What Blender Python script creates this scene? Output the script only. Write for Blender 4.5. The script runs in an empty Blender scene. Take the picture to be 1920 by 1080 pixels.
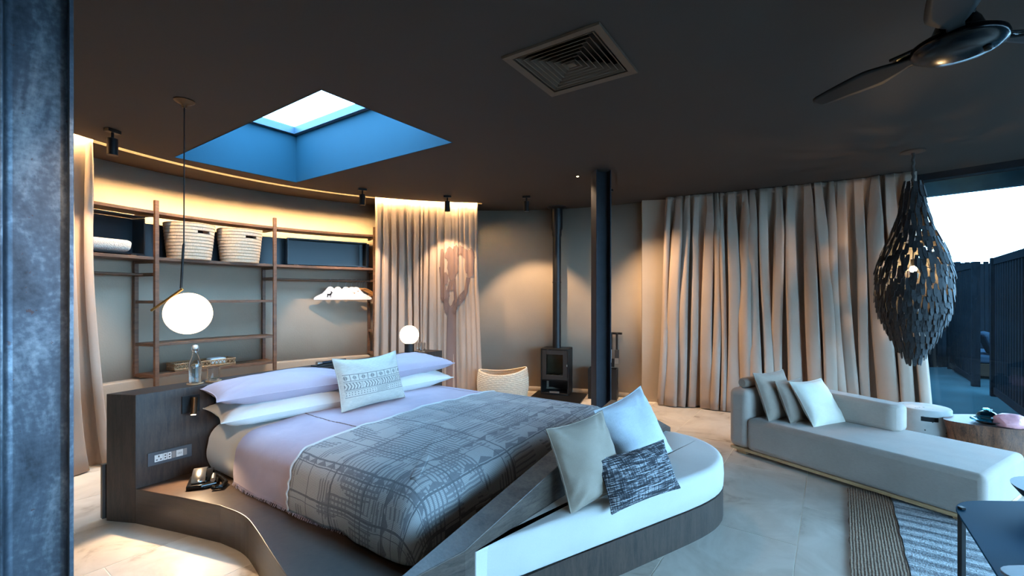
import bpy, bmesh, math, random
from mathutils import Vector, Matrix
from math import sin, cos, pi, radians, sqrt, atan2, hypot

S = bpy.context.scene
COL = S.collection
random.seed(7)

# ---------------------------------------------------------------- camera, sky, exposure
H = 2.78                                   # ceiling height
cam_d = bpy.data.cameras.new('camera')
cam_d.sensor_width = 36.0
cam_d.lens = 845 / 1920 * 36
cam_d.shift_y = 16 / 1920
cam_d.clip_start = 0.02
cam = bpy.data.objects.new('camera', cam_d)
COL.objects.link(cam)
cam.location = (0, 0, 1.45)
cam.rotation_euler = (pi / 2, 0, 0)
S.camera = cam
S.view_settings.view_transform = 'Standard'
S.view_settings.look = 'None'
S.view_settings.gamma = 1.0
S.view_settings.use_curve_mapping = False
S.view_settings.exposure = 0.0
S.cycles.use_denoising = True
S.cycles.max_bounces = 8
S.cycles.diffuse_bounces = 5
S.cycles.glossy_bounces = 4
S.cycles.transmission_bounces = 8
S.cycles.transparent_max_bounces = 12
S.cycles.sample_clamp_indirect = 4.0
S.cycles.caustics_reflective = False
S.cycles.caustics_refractive = False

SKY_K = 1.0
wd = bpy.data.worlds.new('dusk_sky')
S.world = wd
wd.use_nodes = True
nt = wd.node_tree
nt.nodes.clear()
_o = nt.nodes.new('ShaderNodeOutputWorld')
_b = nt.nodes.new('ShaderNodeBackground')
_tc = nt.nodes.new('ShaderNodeTexCoord')
_sx = nt.nodes.new('ShaderNodeSeparateXYZ')
_cr = nt.nodes.new('ShaderNodeValToRGB')
nt.links.new(_tc.outputs['Generated'], _sx.inputs[0])
nt.links.new(_sx.outputs['Z'], _cr.inputs[0])
_cr.color_ramp.elements[0].position = 0.0
_cr.color_ramp.elements[0].color = (0.33, 0.65, 1.0, 1)
_cr.color_ramp.elements[1].position = 1.0
_cr.color_ramp.elements[1].color = (0.30, 0.62, 1.0, 1)
nt.links.new(_cr.outputs[0], _b.inputs[0])
_b.inputs[1].default_value = 23.0 * SKY_K
nt.links.new(_b.outputs[0], _o.inputs[0])

WARM = (1.0, 0.70, 0.42)


def spot(name, loc, target, power, size_deg, blend, radius=0.02, color=WARM):
    l = bpy.data.lights.new(name, 'SPOT')
    l.energy = power
    l.color = color
    l.spot_size = radians(size_deg)
    l.spot_blend = blend
    l.shadow_soft_size = radius
    o = bpy.data.objects.new(name, l)
    COL.objects.link(o)
    o.location = loc
    o.rotation_euler = (Vector(target) - Vector(loc)).to_track_quat('-Z', 'Y').to_euler()
    return o


# ---------------------------------------------------------------- node helpers
def lin(r, g, b):
    f = lambda c: (c / 255 / 12.92) if c / 255 <= 0.04045 else ((c / 255 + 0.055) / 1.055) ** 2.4
    return (f(r), f(g), f(b))


class X:
    """a node socket with arithmetic"""
    def __init__(self, t, s): self.t, self.s = t, s
    def op(self, o, *a):
        n = self.t.nodes.new('ShaderNodeMath')
        n.operation = o
        for i, v in enumerate((self,) + a):
            if isinstance(v, X): self.t.links.new(v.s, n.inputs[i])
            else: n.inputs[i].default_value = v
        return X(self.t, n.outputs[0])
    def __add__(self, o): return self.op('ADD', o)
    def __sub__(self, o): return self.op('SUBTRACT', o)
    def __mul__(self, o): return self.op('MULTIPLY', o)
    def __truediv__(self, o): return self.op('DIVIDE', o)
    def lt(self, o): return self.op('LESS_THAN', o)
    def gt(self, o): return self.op('GREATER_THAN', o)
    def mx(self, o): return self.op('MAXIMUM', o)
    def mn(self, o): return self.op('MINIMUM', o)
    def fr(self): return self.op('FRACT')
    def fl(self): return self.op('FLOOR')
    def ab(self): return self.op('ABSOLUTE')
    def sn(self): return self.op('SINE')
    def line(self, c, w): return (self - c).ab().lt(w)
    def inv(self): return self.op('MULTIPLY', -1.0) + 1.0
    def band(self, a, b): return self.gt(a) * self.lt(b)


MATS = {}


def base(name):
    m = bpy.data.materials.new(name)
    m.use_nodes = True
    t = m.node_tree
    return m, t, t.nodes['Principled BSDF']


def coords(t, kind='Object', scale=(1, 1, 1), rot=(0, 0, 0)):
    tc = t.nodes.new('ShaderNodeTexCoord')
    mp = t.nodes.new('ShaderNodeMapping')
    mp.inputs['Scale'].default_value = scale
    mp.inputs['Rotation'].default_value = rot
    t.links.new(tc.outputs[kind], mp.inputs[0])
    return mp.outputs[0]


def noise(t, vec, scale, detail=3, rough=0.55, dist=0.0):
    n = t.nodes.new('ShaderNodeTexNoise')
    n.inputs['Scale'].default_value = scale
    n.inputs['Detail'].default_value = detail
    n.inputs['Roughness'].default_value = rough
    n.inputs['Distortion'].default_value = dist
    t.links.new(vec, n.inputs['Vector'])
    return X(t, n.outputs[0])


def ramp(t, fac, stops):
    r = t.nodes.new('ShaderNodeValToRGB')
    e = r.color_ramp.elements
    while len(e) < len(stops): e.new(0.5)
    for k, (p, c) in enumerate(stops):
        e[k].position = p
        e[k].color = tuple(c) + (1,)
    t.links.new(fac.s, r.inputs[0])
    return r.outputs[0]


def mixc(t, fac, a, b):
    n = t.nodes.new('ShaderNodeMix')
    n.data_type = 'RGBA'
    t.links.new(fac.s, n.inputs[0])
    for i, v in ((6, a), (7, b)):
        if isinstance(v, tuple): n.inputs[i].default_value = tuple(v) + (1,)
        else: t.links.new(v, n.inputs[i])
    return n.outputs[2]


def bump(t, bs, h, strength, dist=0.01):
    n = t.nodes.new('ShaderNodeBump')
    n.inputs['Strength'].default_value = strength
    n.inputs['Distance'].default_value = dist
    t.links.new(h.s, n.inputs['Height'])
    t.links.new(n.outputs[0], bs.inputs['Normal'])


def plain(name, c, r=0.6, m=0.0, var=0.18, sc=6.0, bs=0.0, bsc=80.0, stretch=(1, 1, 1), spec=0.5, sheen=0.0, kind='Object'):
    if name in MATS: return MATS[name]
    mt, t, p = base(name)
    v = coords(t, kind, stretch)
    n = noise(t, v, sc, 4)
    t.links.new(ramp(t, n, [(0.25, tuple(x * (1 - var) for x in c)), (0.75, tuple(min(1, x * (1 + var)) for x in c))]), p.inputs['Base Color'])
    p.inputs['Roughness'].default_value = r
    p.inputs['Metallic'].default_value = m
    p.inputs['Specular IOR Level'].default_value = spec
    if sheen:
        p.inputs['Sheen Weight'].default_value = sheen
        p.inputs['Sheen Roughness'].default_value = 0.5
    if bs: bump(t, p, noise(t, v, bsc, 2), bs)
    MATS[name] = mt
    return mt


def fabric(name, c, var=0.12, weave=420.0, bs=0.35, r=0.9, slub=0.25):
    """woven cloth: crossed threads + slubs"""
    if name in MATS: return MATS[name]
    mt, t, p = base(name)
    a = noise(t, coords(t, 'Object', (1.0, 14.0, 3.0)), weave / 10, 2)
    b = noise(t, coords(t, 'Object', (14.0, 1.0, 14.0)), weave / 10, 2)
    l = noise(t, coords(t), 3.0, 3)
    f = (a + b) * 0.5 * slub * 2 + l * (1 - slub * 2 if slub < 0.5 else 0.0)
    t.links.new(ramp(t, f, [(0.3, tuple(x * (1 - var) for x in c)), (0.7, tuple(min(1, x * (1 + var)) for x in c))]), p.inputs['Base Color'])
    p.inputs['Roughness'].default_value = r
    p.inputs['Specular IOR Level'].default_value = 0.15
    p.inputs['Sheen Weight'].default_value = 0.15
    bump(t, p, a + b, bs, 0.002)
    MATS[name] = mt
    return mt


def wood(name, c1, c2, r=0.45, stretch=(1, 1, 12), sc=4.0, bs=0.15):
    if name in MATS: return MATS[name]
    mt, t, p = base(name)
    inv = tuple(1.0 / s for s in stretch)
    k = max(stretch)
    v = coords(t, 'Object', tuple(k * i for i in inv))
    n = noise(t, v, sc, 5, 0.6, 0.6)
    g = noise(t, v, sc * 9, 2, 0.6)
    f = n * 0.65 + g * 0.35
    t.links.new(ramp(t, f, [(0.35, c1), (0.65, c2)]), p.inputs['Base Color'])
    p.inputs['Roughness'].default_value = r
    bump(t, p, g, bs, 0.003)
    MATS[name] = mt
    return mt


def emit(name, c, k):
    if name in MATS: return MATS[name]
    m = bpy.data.materials.new(name)
    m.use_nodes = True
    t = m.node_tree
    t.nodes.clear()
    o = t.nodes.new('ShaderNodeOutputMaterial')
    e = t.nodes.new('ShaderNodeEmission')
    e.inputs[0].default_value = tuple(c) + (1,)
    e.inputs[1].default_value = k
    t.links.new(e.outputs[0], o.inputs[0])
    MATS[name] = m
    return m


def glass(name, c, r=0.0, ior=1.45):
    if name in MATS: return MATS[name]
    mt, t, p = base(name)
    p.inputs['Base Color'].default_value = tuple(c) + (1,)
    p.inputs['Transmission Weight'].default_value = 1.0
    p.inputs['Roughness'].default_value = r
    p.inputs['IOR'].default_value = ior
    MATS[name] = mt
    return mt


def pane_mat(name, tint):
    if name in MATS: return MATS[name]
    m = bpy.data.materials.new(name)
    m.use_nodes = True
    t = m.node_tree
    t.nodes.clear()
    o = t.nodes.new('ShaderNodeOutputMaterial')
    a = t.nodes.new('ShaderNodeBsdfTransparent')
    a.inputs[0].default_value = tuple(tint) + (1,)
    g = t.nodes.new('ShaderNodeBsdfGlossy')
    g.inputs['Roughness'].default_value = 0.01
    f = t.nodes.new('ShaderNodeFresnel')
    f.inputs[0].default_value = 1.45
    x = t.nodes.new('ShaderNodeMixShader')
    t.links.new(f.outputs[0], x.inputs[0])
    t.links.new(a.outputs[0], x.inputs[1])
    t.links.new(g.outputs[0], x.inputs[2])
    t.links.new(x.outputs[0], o.inputs[0])
    MATS[name] = m
    return m


# ---------------------------------------------------------------- mesh helpers
class MB:
    def __init__(self): self.v, self.f, self.uv = [], [], None
    def add(self, vs, fs):
        o = len(self.v)
        self.v += [tuple(x) for x in vs]
        self.f += [tuple(i + o for i in f) for f in fs]
        return self
    def box(self, c, s, rot=0.0, m=None):
        x, y, z = (k / 2 for k in s)
        vs = [Vector((i * x, j * y, k * z)) for k in (-1, 1) for j in (-1, 1) for i in (-1, 1)]
        R = m if m is not None else Matrix.Rotation(rot, 3, 'Z')
        vs = [R @ q + Vector(c) for q in vs]
        return self.add(vs, [(0, 2, 3, 1), (4, 5, 7, 6), (0, 1, 5, 4), (2, 6, 7, 3), (0, 4, 6, 2), (1, 3, 7, 5)])
    def bar(self, a, b, w, h):
        """box from a to b, w across, h in the other direction"""
        a, b = Vector(a), Vector(b)
        d = (b - a)
        L = d.length
        d.normalize()
        up = Vector((0, 0, 1)) if abs(d.z) < 0.95 else Vector((1, 0, 0))
        sd = d.cross(up).normalized()
        up = sd.cross(d)
        m = Matrix((sd, d, up)).transposed()
        return self.box((a + b) / 2, (w, L, h), m=m)
    def tube(self, pts, r, n=10, cap=True):
        pts = [Vector(p) for p in pts]
        rs = r if isinstance(r, (list, tuple)) else [r] * len(pts)
        vs, fs = [], []
        ref = None
        for i, p in enumerate(pts):
            d = (pts[min(i + 1, len(pts) - 1)] - pts[max(i - 1, 0)]).normalized()
            if ref is None: ref = Vector((0, 0, 1)) if abs(d.z) < 0.9 else Vector((1, 0, 0))
            s = d.cross(ref).normalized()
            u = s.cross(d).normalized()
            ref = u
            vs += [p + (s * cos(2 * pi * k / n) + u * sin(2 * pi * k / n)) * rs[i] for k in range(n)]
        for i in range(len(pts) - 1):
            for k in range(n):
                a, b = i * n + k, i * n + (k + 1) % n
                fs.append((a, b, b + n, a + n))
        if cap:
            fs.append(tuple(range(n))[::-1])
            fs.append(tuple((len(pts) - 1) * n + k for k in range(n)))
        return self.add(vs, fs)
    def lathe(self, prof, c=(0, 0, 0), n=32, skip=None):
        """prof: (r, z) list, bottom to top; skip(i,k) leaves a quad out"""
        vs, fs = [], []
        for r, z in prof:
            vs += [(c[0] + r * cos(2 * pi * k / n), c[1] + r * sin(2 * pi * k / n), c[2] + z) for k in range(n)]
        for i in range(len(prof) - 1):
            for k in range(n):
                if skip and skip(i, k): continue
                a, b = i * n + k, i * n + (k + 1) % n
                fs.append((a, b, b + n, a + n))
        if prof[0][0] > 1e-4: fs.append(tuple(range(n))[::-1])
        if prof[-1][0] > 1e-4: fs.append(tuple((len(prof) - 1) * n + k for k in range(n)))
        return self.add(vs, fs)
    def prism(self, poly, z0, z1):
        n = len(poly)
        A = sum(poly[i][0] * poly[(i + 1) % n][1] - poly[(i + 1) % n][0] * poly[i][1] for i in range(n))
        if A < 0: poly = poly[::-1]
        vs = [(x, y, z0) for x, y in poly] + [(x, y, z1) for x, y in poly]
        fs = [tuple(range(n))[::-1], tuple(range(n, 2 * n))] + [(i, (i + 1) % n, (i + 1) % n + n, i + n) for i in range(n)]
        return self.add(vs, fs)
    def grid(self, fn, nu, nv, uvfn=None, flip=False):
        vs, fs, uv = [], [], []
        for i in range(nu + 1):
            for j in range(nv + 1):
                vs.append(fn(i / nu, j / nv))
                if uvfn: uv.append(uvfn(i / nu, j / nv))
        for i in range(nu):
            for j in range(nv):
                a = i * (nv + 1) + j
                q = (a, a + nv + 1, a + nv + 2, a + 1)
                fs.append(q[::-1] if flip else q)
        if uvfn:
            if self.uv is None: self.uv = [(0, 0)] * len(self.v)
            self.uv += uv
        return self.add(vs, fs)


def obj(name, mb, mat, parent=None, loc=(0, 0, 0), rot=0.0, smooth=None, bevel=0.0, seg=2, solid=0.0, sub=0):
    me = bpy.data.meshes.new(name)
    me.from_pydata(mb.v, [], mb.f)
    if mb.uv:
        ul = me.uv_layers.new(name='UVMap')
        for lp in me.loops: ul.data[lp.index].uv = mb.uv[lp.vertex_index]
    me.materials.append(mat)
    me.update()
    if smooth is not None:
        me.shade_smooth()
        me.set_sharp_from_angle(angle=radians(smooth))
    o = bpy.data.objects.new(name, me)
    COL.objects.link(o)
    o.location = loc
    o.rotation_euler = (0, 0, rot)
    if parent: o.parent = parent
    if solid:
        s = o.modifiers.new('solid', 'SOLIDIFY')
        s.thickness = solid
        s.offset = 0
    if bevel:
        b = o.modifiers.new('bevel', 'BEVEL')
        b.width = bevel
        b.segments = seg
        b.limit_method = 'ANGLE'
        b.angle_limit = radians(40)
    if sub:
        b = o.modifiers.new('sub', 'SUBSURF')
        b.levels = b.render_levels = sub
    return o


def tag(o, label, cat, group=None, kind=None):
    o['label'] = label
    o['category'] = cat
    if group: o['group'] = group
    if kind: o['kind'] = kind
    return o


def thing(name, label, cat, loc=(0, 0, 0), rot=0.0, group=None):
    o = bpy.data.objects.new(name, None)
    o.empty_display_size = 0.1
    COL.objects.link(o)
    o.location = loc
    o.rotation_euler = (0, 0, rot)
    return tag(o, label, cat, group)


def struct(o):
    o['kind'] = 'structure'
    return o


def dup(root, loc=None, rot=None, label=None):
    def cp(o, par):
        c = o.copy()
        COL.objects.link(c)
        if par: c.parent = par
        for ch in list(o.children): cp(ch, c)
        return c
    r = cp(root, None)
    if loc is not None: r.location = loc
    if rot is not None: r.rotation_euler = (0, 0, rot)
    if label: r['label'] = label
    return r


def orient(o, origin, xdir, ydir):
    x = Vector(xdir).normalized()
    y = Vector(ydir)
    y = (y - x * y.dot(x)).normalized()
    z = x.cross(y)
    m = Matrix((x, y, z)).transposed().to_4x4()
    m.translation = Vector(origin)
    o.matrix_world = m
    o.location = m.translation
    o.rotation_euler = m.to_euler()


# ---------------------------------------------------------------- materials
DARKWOOD = wood('dark_oak', lin(38, 29, 25), lin(74, 57, 47), 0.45, (1, 1, 9), 5)
DARKWOOD_H = wood('dark_oak_lengthwise', lin(38, 30, 27), lin(72, 57, 49), 0.45, (9, 3, 1), 5)
SHELFWOOD = wood('walnut_shelf', lin(74, 50, 36), lin(120, 84, 60), 0.5, (5, 5, 1), 5)
PALEWOOD = wood('pale_oak', lin(170, 130, 90), lin(205, 165, 120), 0.5, (6, 6, 1), 5)
BLACK = plain('black_metal', lin(18, 17, 18), 0.45, 0.2, 0.15, 5, 0.05, 60)
BLACKM = plain('matt_black', lin(30, 29, 30), 0.6, 0.0, 0.15, 5)
WALLP = plain('limewash_plaster', lin(172, 154, 136), 0.92, 0, 0.07, 1.6, 0.12, 60, spec=0.2)
CEILP = plain('brown_ceiling_paint', lin(60, 53, 49), 0.8, 0, 0.05, 1.2, 0.03, 120, spec=0.3)
WELLP = plain('well_paint_sky_tinted', lin(12, 62, 80), 0.8, 0, 0.05, 2.0, 0.04, 90, spec=0.3)  # blue cast of the sky light is worked into this wall colour
CURT = fabric('linen_curtain', lin(170, 149, 134), 0.08, 500)
BENCHF = fabric('pale_grey_linen', lin(204, 199, 193), 0.09, 500)
DAYF = fabric('grey_beige_linen', lin(170, 155, 144), 0.16, 420)
BEIGEC = fabric('beige_linen', lin(162, 148, 134), 0.12, 380)
TAUPEC = fabric('taupe_linen', lin(150, 132, 118), 0.16, 380)
CREAMC = fabric('cream_linen', lin(205, 195, 180), 0.12, 380)
GREYBLUEC = fabric('pale_blue_grey_weave', lin(190, 194, 200), 0.2, 260, 0.6)
WHITEC = fabric('white_cotton', lin(236, 234, 232), 0.03, 700, 0.1)
LAVC = fabric('mauve_cotton', lin(186, 172, 186), 0.05, 600, 0.15)
BRASS = plain('brushed_brass', lin(190, 140, 80), 0.3, 1.0, 0.1, 12)
BRONZE = plain('dark_bronze', lin(90, 70, 52), 0.4, 0.9, 0.1, 12)
CHROME = plain('brushed_steel', lin(200, 198, 196), 0.28, 1.0, 0.06, 20)
GLASS = glass('clear_glass', (0.98, 0.99, 0.98))
PANE = pane_mat('window_glass', (0.90, 0.96, 0.97))


def steel_mat():
    mt, t, p = base('raw_mill_steel')
    v = coords(t)
    n = noise(t, coords(t, 'Object', (1, 1, 0.35)), 5, 6, 0.65, 0.5)
    s = noise(t, v, 60, 3)
    f = n * 0.8 + s * 0.2
    c = ramp(t, f, [(0.3, lin(44, 46, 54)), (0.5, lin(92, 100, 112)), (0.68, lin(168, 176, 184))])
    rust = noise(t, v, 26, 4, 0.7).gt(0.69)
    t.links.new(mixc(t, rust * 0.6, c, lin(92, 58, 44)), p.inputs['Base Color'])
    p.inputs['Metallic'].default_value = 0.6
    t.links.new(ramp(t, n, [(0.3, (0.5, 0.5, 0.5)), (0.7, (0.3, 0.3, 0.3))]), p.inputs['Roughness'])
    bump(t, p, s, 0.08, 0.004)
    return mt


STEEL = steel_mat()
COLSTEEL = plain('blackened_steel', lin(36, 35, 42), 0.6, 0.0, 0.25, 8, 0.05, 60, spec=0.3)


def tile_mat():
    mt, t, p = base('travertine')
    g = coords(t)
    oi = t.nodes.new('ShaderNodeObjectInfo')
    r = X(t, oi.outputs['Random'])
    cmb = t.nodes.new('ShaderNodeVectorMath')
    cmb.operation = 'ADD'
    cx = t.nodes.new('ShaderNodeCombineXYZ')
    t.links.new((r * 37.0).s, cx.inputs[0])
    t.links.new((r * 91.0).s, cx.inputs[1])
    t.links.new(g, cmb.inputs[0])
    t.links.new(cx.outputs[0], cmb.inputs[1])
    n = noise(t, cmb.outputs[0], 2.2, 6, 0.62, 0.8)
    c = ramp(t, n, [(0.30, lin(142, 120, 100)), (0.42, lin(200, 187, 172)), (0.62, lin(218, 207, 194)), (0.8, lin(192, 180, 166))])
    t.links.new(c, p.inputs['Base Color'])
    t.links.new(ramp(t, noise(t, cmb.outputs[0], 5, 4), [(0.3, (0.5, 0.5, 0.5)), (0.7, (0.32, 0.32, 0.32))]), p.inputs['Roughness'])
    bump(t, p, n, 0.05, 0.003)
    return mt


TILE = tile_mat()
GROUT = plain('pale_grout', lin(240, 230, 215), 0.9)

# ---------------------------------------------------------------- setting
CX, CY, RW = -0.28, 3.05, 3.98          # the round room


def ring(a, r, z=None):
    x, y = CX + r * cos(radians(a)), CY + r * sin(radians(a))
    return (x, y) if z is None else (x, y, z)


# floor: base slab and separate stone tiles
fb = MB().prism([(-4.6, -2.6), (2.6, -2.5), (4.72, -1.42), (5.68, 0.25), (5.96, 1.8), (5.72, 3.25), (5.14, 4.38), (4.5, 5.15), (3.6, 5.9), (2.3, 6.7), (0.5, 7.4), (-4.6, 7.4)], -0.15, -0.0012)
floor = struct(obj('floor', fb, GROUT))
ta = radians(54.6)
tu, tv = Vector((cos(ta), sin(ta))), Vector((sin(ta), -cos(ta)))
TW, TL = 0.602, 1.2
tm = None
T0 = Vector((1.458, 2.338))


def inside_room(x, y):
    if x > 0 and (x - 5.62) * 0.77 + (y - 3.20) * 0.64 > 0.0: return False
    if x > 5.5 or (y < -1.2 and x > 3.6): return False
    if hypot(x - CX, y - CY) < RW + 0.1: return True
    return x > -0.3 and -2.4 < y < 6.6 and (x - 5.9) < 0.2 and (x * 0.62 + y * 0.78) < 7.3


for i in range(-14, 14):
    for j in range(-10, 10):
        c = T0 + tv * ((i + 0.5) * TW) + tu * ((j + (0.5 if i % 2 else 0.0)) * TL + 0.35)
        if not inside_room(c.x, c.y): continue
        if tm is None:
            b = MB().box((0, 0, -0.005), (TL - 0.006, TW - 0.006, 0.01))
            o = obj('tile', b, TILE, floor, bevel=0.0015, seg=1)
            tm = o.data
        else:
            o = bpy.data.objects.new('tile', tm)
            COL.objects.link(o)
            o.parent = floor
        o.location = (c.x, c.y, 0)
        o.rotation_euler = (0, 0, ta)

# curved plaster wall
wl = MB()
wl.grid(lambda u, v: ring(56.5 + u * 199, RW, v * H), 98, 1, flip=False)
struct(obj('wall_curved', wl, WALLP, smooth=40, solid=0.10))
# pier where the curved wall ends, and the straight wall behind the long curtain
wr = MB().prism([(1.80, 6.235), (2.16, 6.17), (2.9, 5.85), (3.45, 5.55), (4.05, 5.2), (4.42, 4.92), (4.55, 5.05), (3.6, 5.75), (2.3, 6.5), (1.86, 6.5)], 0, H)
struct(obj('wall_right', wr, WALLP))
# walls behind the camera
e1 = ring(255.5, RW)
wb = MB().prism([e1, (0.6, -2.3), (2.57, -2.3), (2.57, -2.45), (0.55, -2.45), (e1[0] - 0.1, e1[1] - 0.12)], 0, H)
struct(obj('wall_back', wb, WALLP))
# skirting board along the round wall
sk = MB()
sk.grid(lambda u, v: ring(60 + u * 36, RW - 0.052 - (0.012 if v < 0.95 else 0.0), min(v / 0.95, 1) * 0.07), 36, 2)
struct(obj('baseboard_curved', sk, plain('skirting_paint', lin(160, 144, 128), 0.7), smooth=40, solid=0.008))
# plaster ledge at the foot of the shelf wall


def arc_board(mb, a0, a1, r0, r1, z0, z1, n=24):
    P = []
    for k in range(n + 1):
        a = a0 + (a1 - a0) * k / n
        for r in (r0, r1):
            for z in (z0, z1): P.append(ring(a, r, z))
    fs = []
    for k in range(n):
        b, c = k * 4, k * 4 + 4
        fs += [(b, c, c + 1, b + 1), (b + 2, b + 3, c + 3, c + 2), (b + 1, c + 1, c + 3, b + 3), (b, b + 2, c + 2, c)]
    fs += [(0, 1, 3, 2), (n * 4, n * 4 + 2, n * 4 + 3, n * 4 + 1)]
    # orientation: make outward
    mb.add(P, [f[::-1] for f in fs])
    return mb


struct(obj('trim_ledge', arc_board(MB(), 97, 178, 3.82, 3.935, 0.0, 0.61, 50), WALLP, bevel=0.012))

# ceiling with skylight hole, curtain slot and vent hole
SKY = [(-3.23, 4.303), (-2.514, 5.254), (-0.509, 3.893), (-1.228, 2.899)]
VC, VA, VS = Vector((0.342, 2.578)), radians(-33.8), 0.58
SL0, SL1, SR0, SR1 = 92.5, 186.0, 3.36, 3.445


def rot2(x, y, a, c=(0, 0)): return (c[0] + x * cos(a) - y * sin(a), c[1] + x * sin(a) + y * cos(a))


bm = bmesh.new()


def loop_edges(pts):
    vs = [bm.verts.new((x, y, H)) for x, y in pts]
    return [bm.edges.new((vs[i], vs[(i + 1) % len(vs)])) for i in range(len(vs))]


outer = [(-5.2, -3.2), (7.3, -3.2), (7.3, 4.0), (5.4, 5.4), (3.0, 7.4), (-5.2, 7.6)]
slotp = [ring(SL0 + (SL1 - SL0) * k / 48, SR0) for k in range(49)] + [ring(SL1 - (SL1 - SL0) * k / 48, SR1) for k in range(49)]
hv = VS / 2 - 0.05
ventp = [rot2(x, y, VA, VC) for x, y in ((-hv, -hv), (hv, -hv), (hv, hv), (-hv, hv))]
edges = loop_edges(outer) + loop_edges(SKY) + loop_edges(slotp) + loop_edges(ventp)
bmesh.ops.triangle_fill(bm, use_beauty=True, use_dissolve=False, edges=edges)
mb = MB()
for f in bm.faces:
    vs = [tuple(v.co) for v in f.verts]
    if f.normal.z > 0: vs = vs[::-1]
    mb.add(vs, [tuple(range(len(vs)))])
bm.free()
ceiling = struct(obj('ceiling', mb, CEILP))
roof = MB().prism([(-5.3, -3.3), (7.4, -3.3), (7.4, 4.1), (5.5, 5.5), (3.0, 7.5), (-5.3, 7.7)], H + 0.135, H + 0.14)
# the roof deck above leaves the skylight open: built as four strips around the well
sx0, sx1 = SKY[0], SKY[2]


def offs(poly, d):
    c = Vector((sum(p[0] for p in poly) / len(poly), sum(p[1] for p in poly) / len(poly)))
    out = []
    n = len(poly)
    for i in range(n):
        p0, p1, p2 = Vector(poly[i - 1]), Vector(poly[i]), Vector(poly[(i + 1) % n])
        d1, d2 = (p1 - p0).normalized(), (p2 - p1).normalized()
        n1, n2 = Vector((d1.y, -d1.x)), Vector((d2.y, -d2.x))
        if n1.dot(p1 - c) < 0: n1 = -n1
        if n2.dot(p1 - c) < 0: n2 = -n2
        out.append(tuple(p1 + (n1 + n2) * d / (1 + n1.dot(n2))))
    return out


bm = bmesh.new()
edges = []
for pts in (outer, offs(SKY, 0.02)):
    vs = [bm.verts.new((x, y, H + 0.16)) for x, y in pts]
    edges += [bm.edges.new((vs[i], vs[(i + 1) % len(vs)])) for i in range(len(vs))]
bmesh.ops.triangle_fill(bm, use_beauty=True, use_dissolve=False, edges=edges)
mb = MB()
for f in bm.faces: mb.add([tuple(v.co) for v in f.verts], [tuple(range(len(f.verts)))])
bm.free()
struct(obj('roof', mb, CEILP, solid=0.01))
# skylight well
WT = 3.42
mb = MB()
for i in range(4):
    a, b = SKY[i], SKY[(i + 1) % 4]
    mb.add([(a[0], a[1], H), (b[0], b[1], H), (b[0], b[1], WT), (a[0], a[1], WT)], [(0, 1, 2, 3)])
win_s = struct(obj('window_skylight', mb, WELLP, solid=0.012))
fi, fo = offs(SKY, -0.055), offs(SKY, -0.001)
mb = MB()
for i in range(4):
    j = (i + 1) % 4
    for z0, z1, q in ((WT - 0.10, WT - 0.02, fi), ):
        v = [(*fo[i], z0), (*fo[j], z0), (*q[j], z0), (*q[i], z0), (*fo[i], z1), (*fo[j], z1), (*q[j], z1), (*q[i], z1)]
        mb.add(v, [(0, 1, 2, 3), (4, 7, 6, 5), (3, 2, 6, 7), (0, 4, 5, 1)])
obj('window_frame', mb, plain('skylight_frame_grey', lin(60, 84, 104), 0.5), win_s)
mb = MB().add([(*p, WT - 0.03) for p in offs(SKY, -0.02)], [(0, 1, 2, 3)])
obj('pane', mb, PANE, win_s)
# slot channel
mb = MB()
mb.grid(lambda u, v: ring(SL0 + (SL1 - SL0) * u, SR0, H + v * 0.13), 60, 1)
mb.grid(lambda u, v: ring(SL0 + (SL1 - SL0) * u, SR1, H + v * 0.13), 60, 1)
mb.grid(lambda u, v: ring(SL0 + (SL1 - SL0) * u, SR0 + (SR1 - SR0) * v, H + 0.13), 60, 1)
struct(obj('trim_slot', mb, plain('slot_paint', lin(24, 19, 13), 0.9, spec=0.1), solid=0.004))
mb = arc_board(MB(), SL0 + 0.5, SL1 - 0.5, SR0 + 0.006, SR0 + 0.02, H + 0.028, H + 0.060, 60)
tag(obj('led_strip', mb, emit('led_glow', (1.0, 0.68, 0.31), 480.0)), 'warm glowing strip light hidden in the curved ceiling slot', 'light')

# glazing to the right and behind
WP = [(4.40, 5.06), (5.06, 4.30), (5.62, 3.20), (5.85, 1.80), (5.55, 0.30), (4.60, -1.30), (2.6, -2.3)]
FRAME = plain('dark_window_frame', lin(34, 38, 44), 0.5, 0.4, 0.1)
for k in range(len(WP) - 1):
    a, b = Vector(WP[k] + (0,)), Vector(WP[k + 1] + (0,))
    hd = 2.71
    fm = MB()
    fm.bar(a + Vector((0, 0, (hd + H) / 2)), b + Vector((0, 0, (hd + H) / 2)), 0.12, H - hd)
    fm.bar(a + Vector((0, 0, 0.02)), b + Vector((0, 0, 0.02)), 0.08, 0.04)
    w = struct(obj('window_%d' % (k + 1), fm, FRAME))
    w['label'] = 'floor to ceiling glazed bay'
    del w['label']
    obj('mullion', MB().box((b.x, b.y, hd / 2), (0.06, 0.06, hd)), FRAME, w)
    obj('pane', MB().add([a + Vector((0, 0, 0.04)), b + Vector((0, 0, 0.04)), b + Vector((0, 0, hd)), a + Vector((0, 0, hd))], [(0, 1, 2, 3)]), PANE, w)

fas = MB()
FO = [(4.75, 5.45), (5.50, 4.60), (6.10, 3.40), (6.35, 1.8), (6.0, 0.1), (4.8, -1.75)]
for p, q in zip(FO, FO[1:]): fas.bar((*p, 2.70), (*q, 2.70), 0.10, 0.16)
struct(obj('beam', fas, plain('fascia_sky_tinted', lin(60, 96, 112), 0.8)))  # bluish sky light on the fascia is put into its colour
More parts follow.
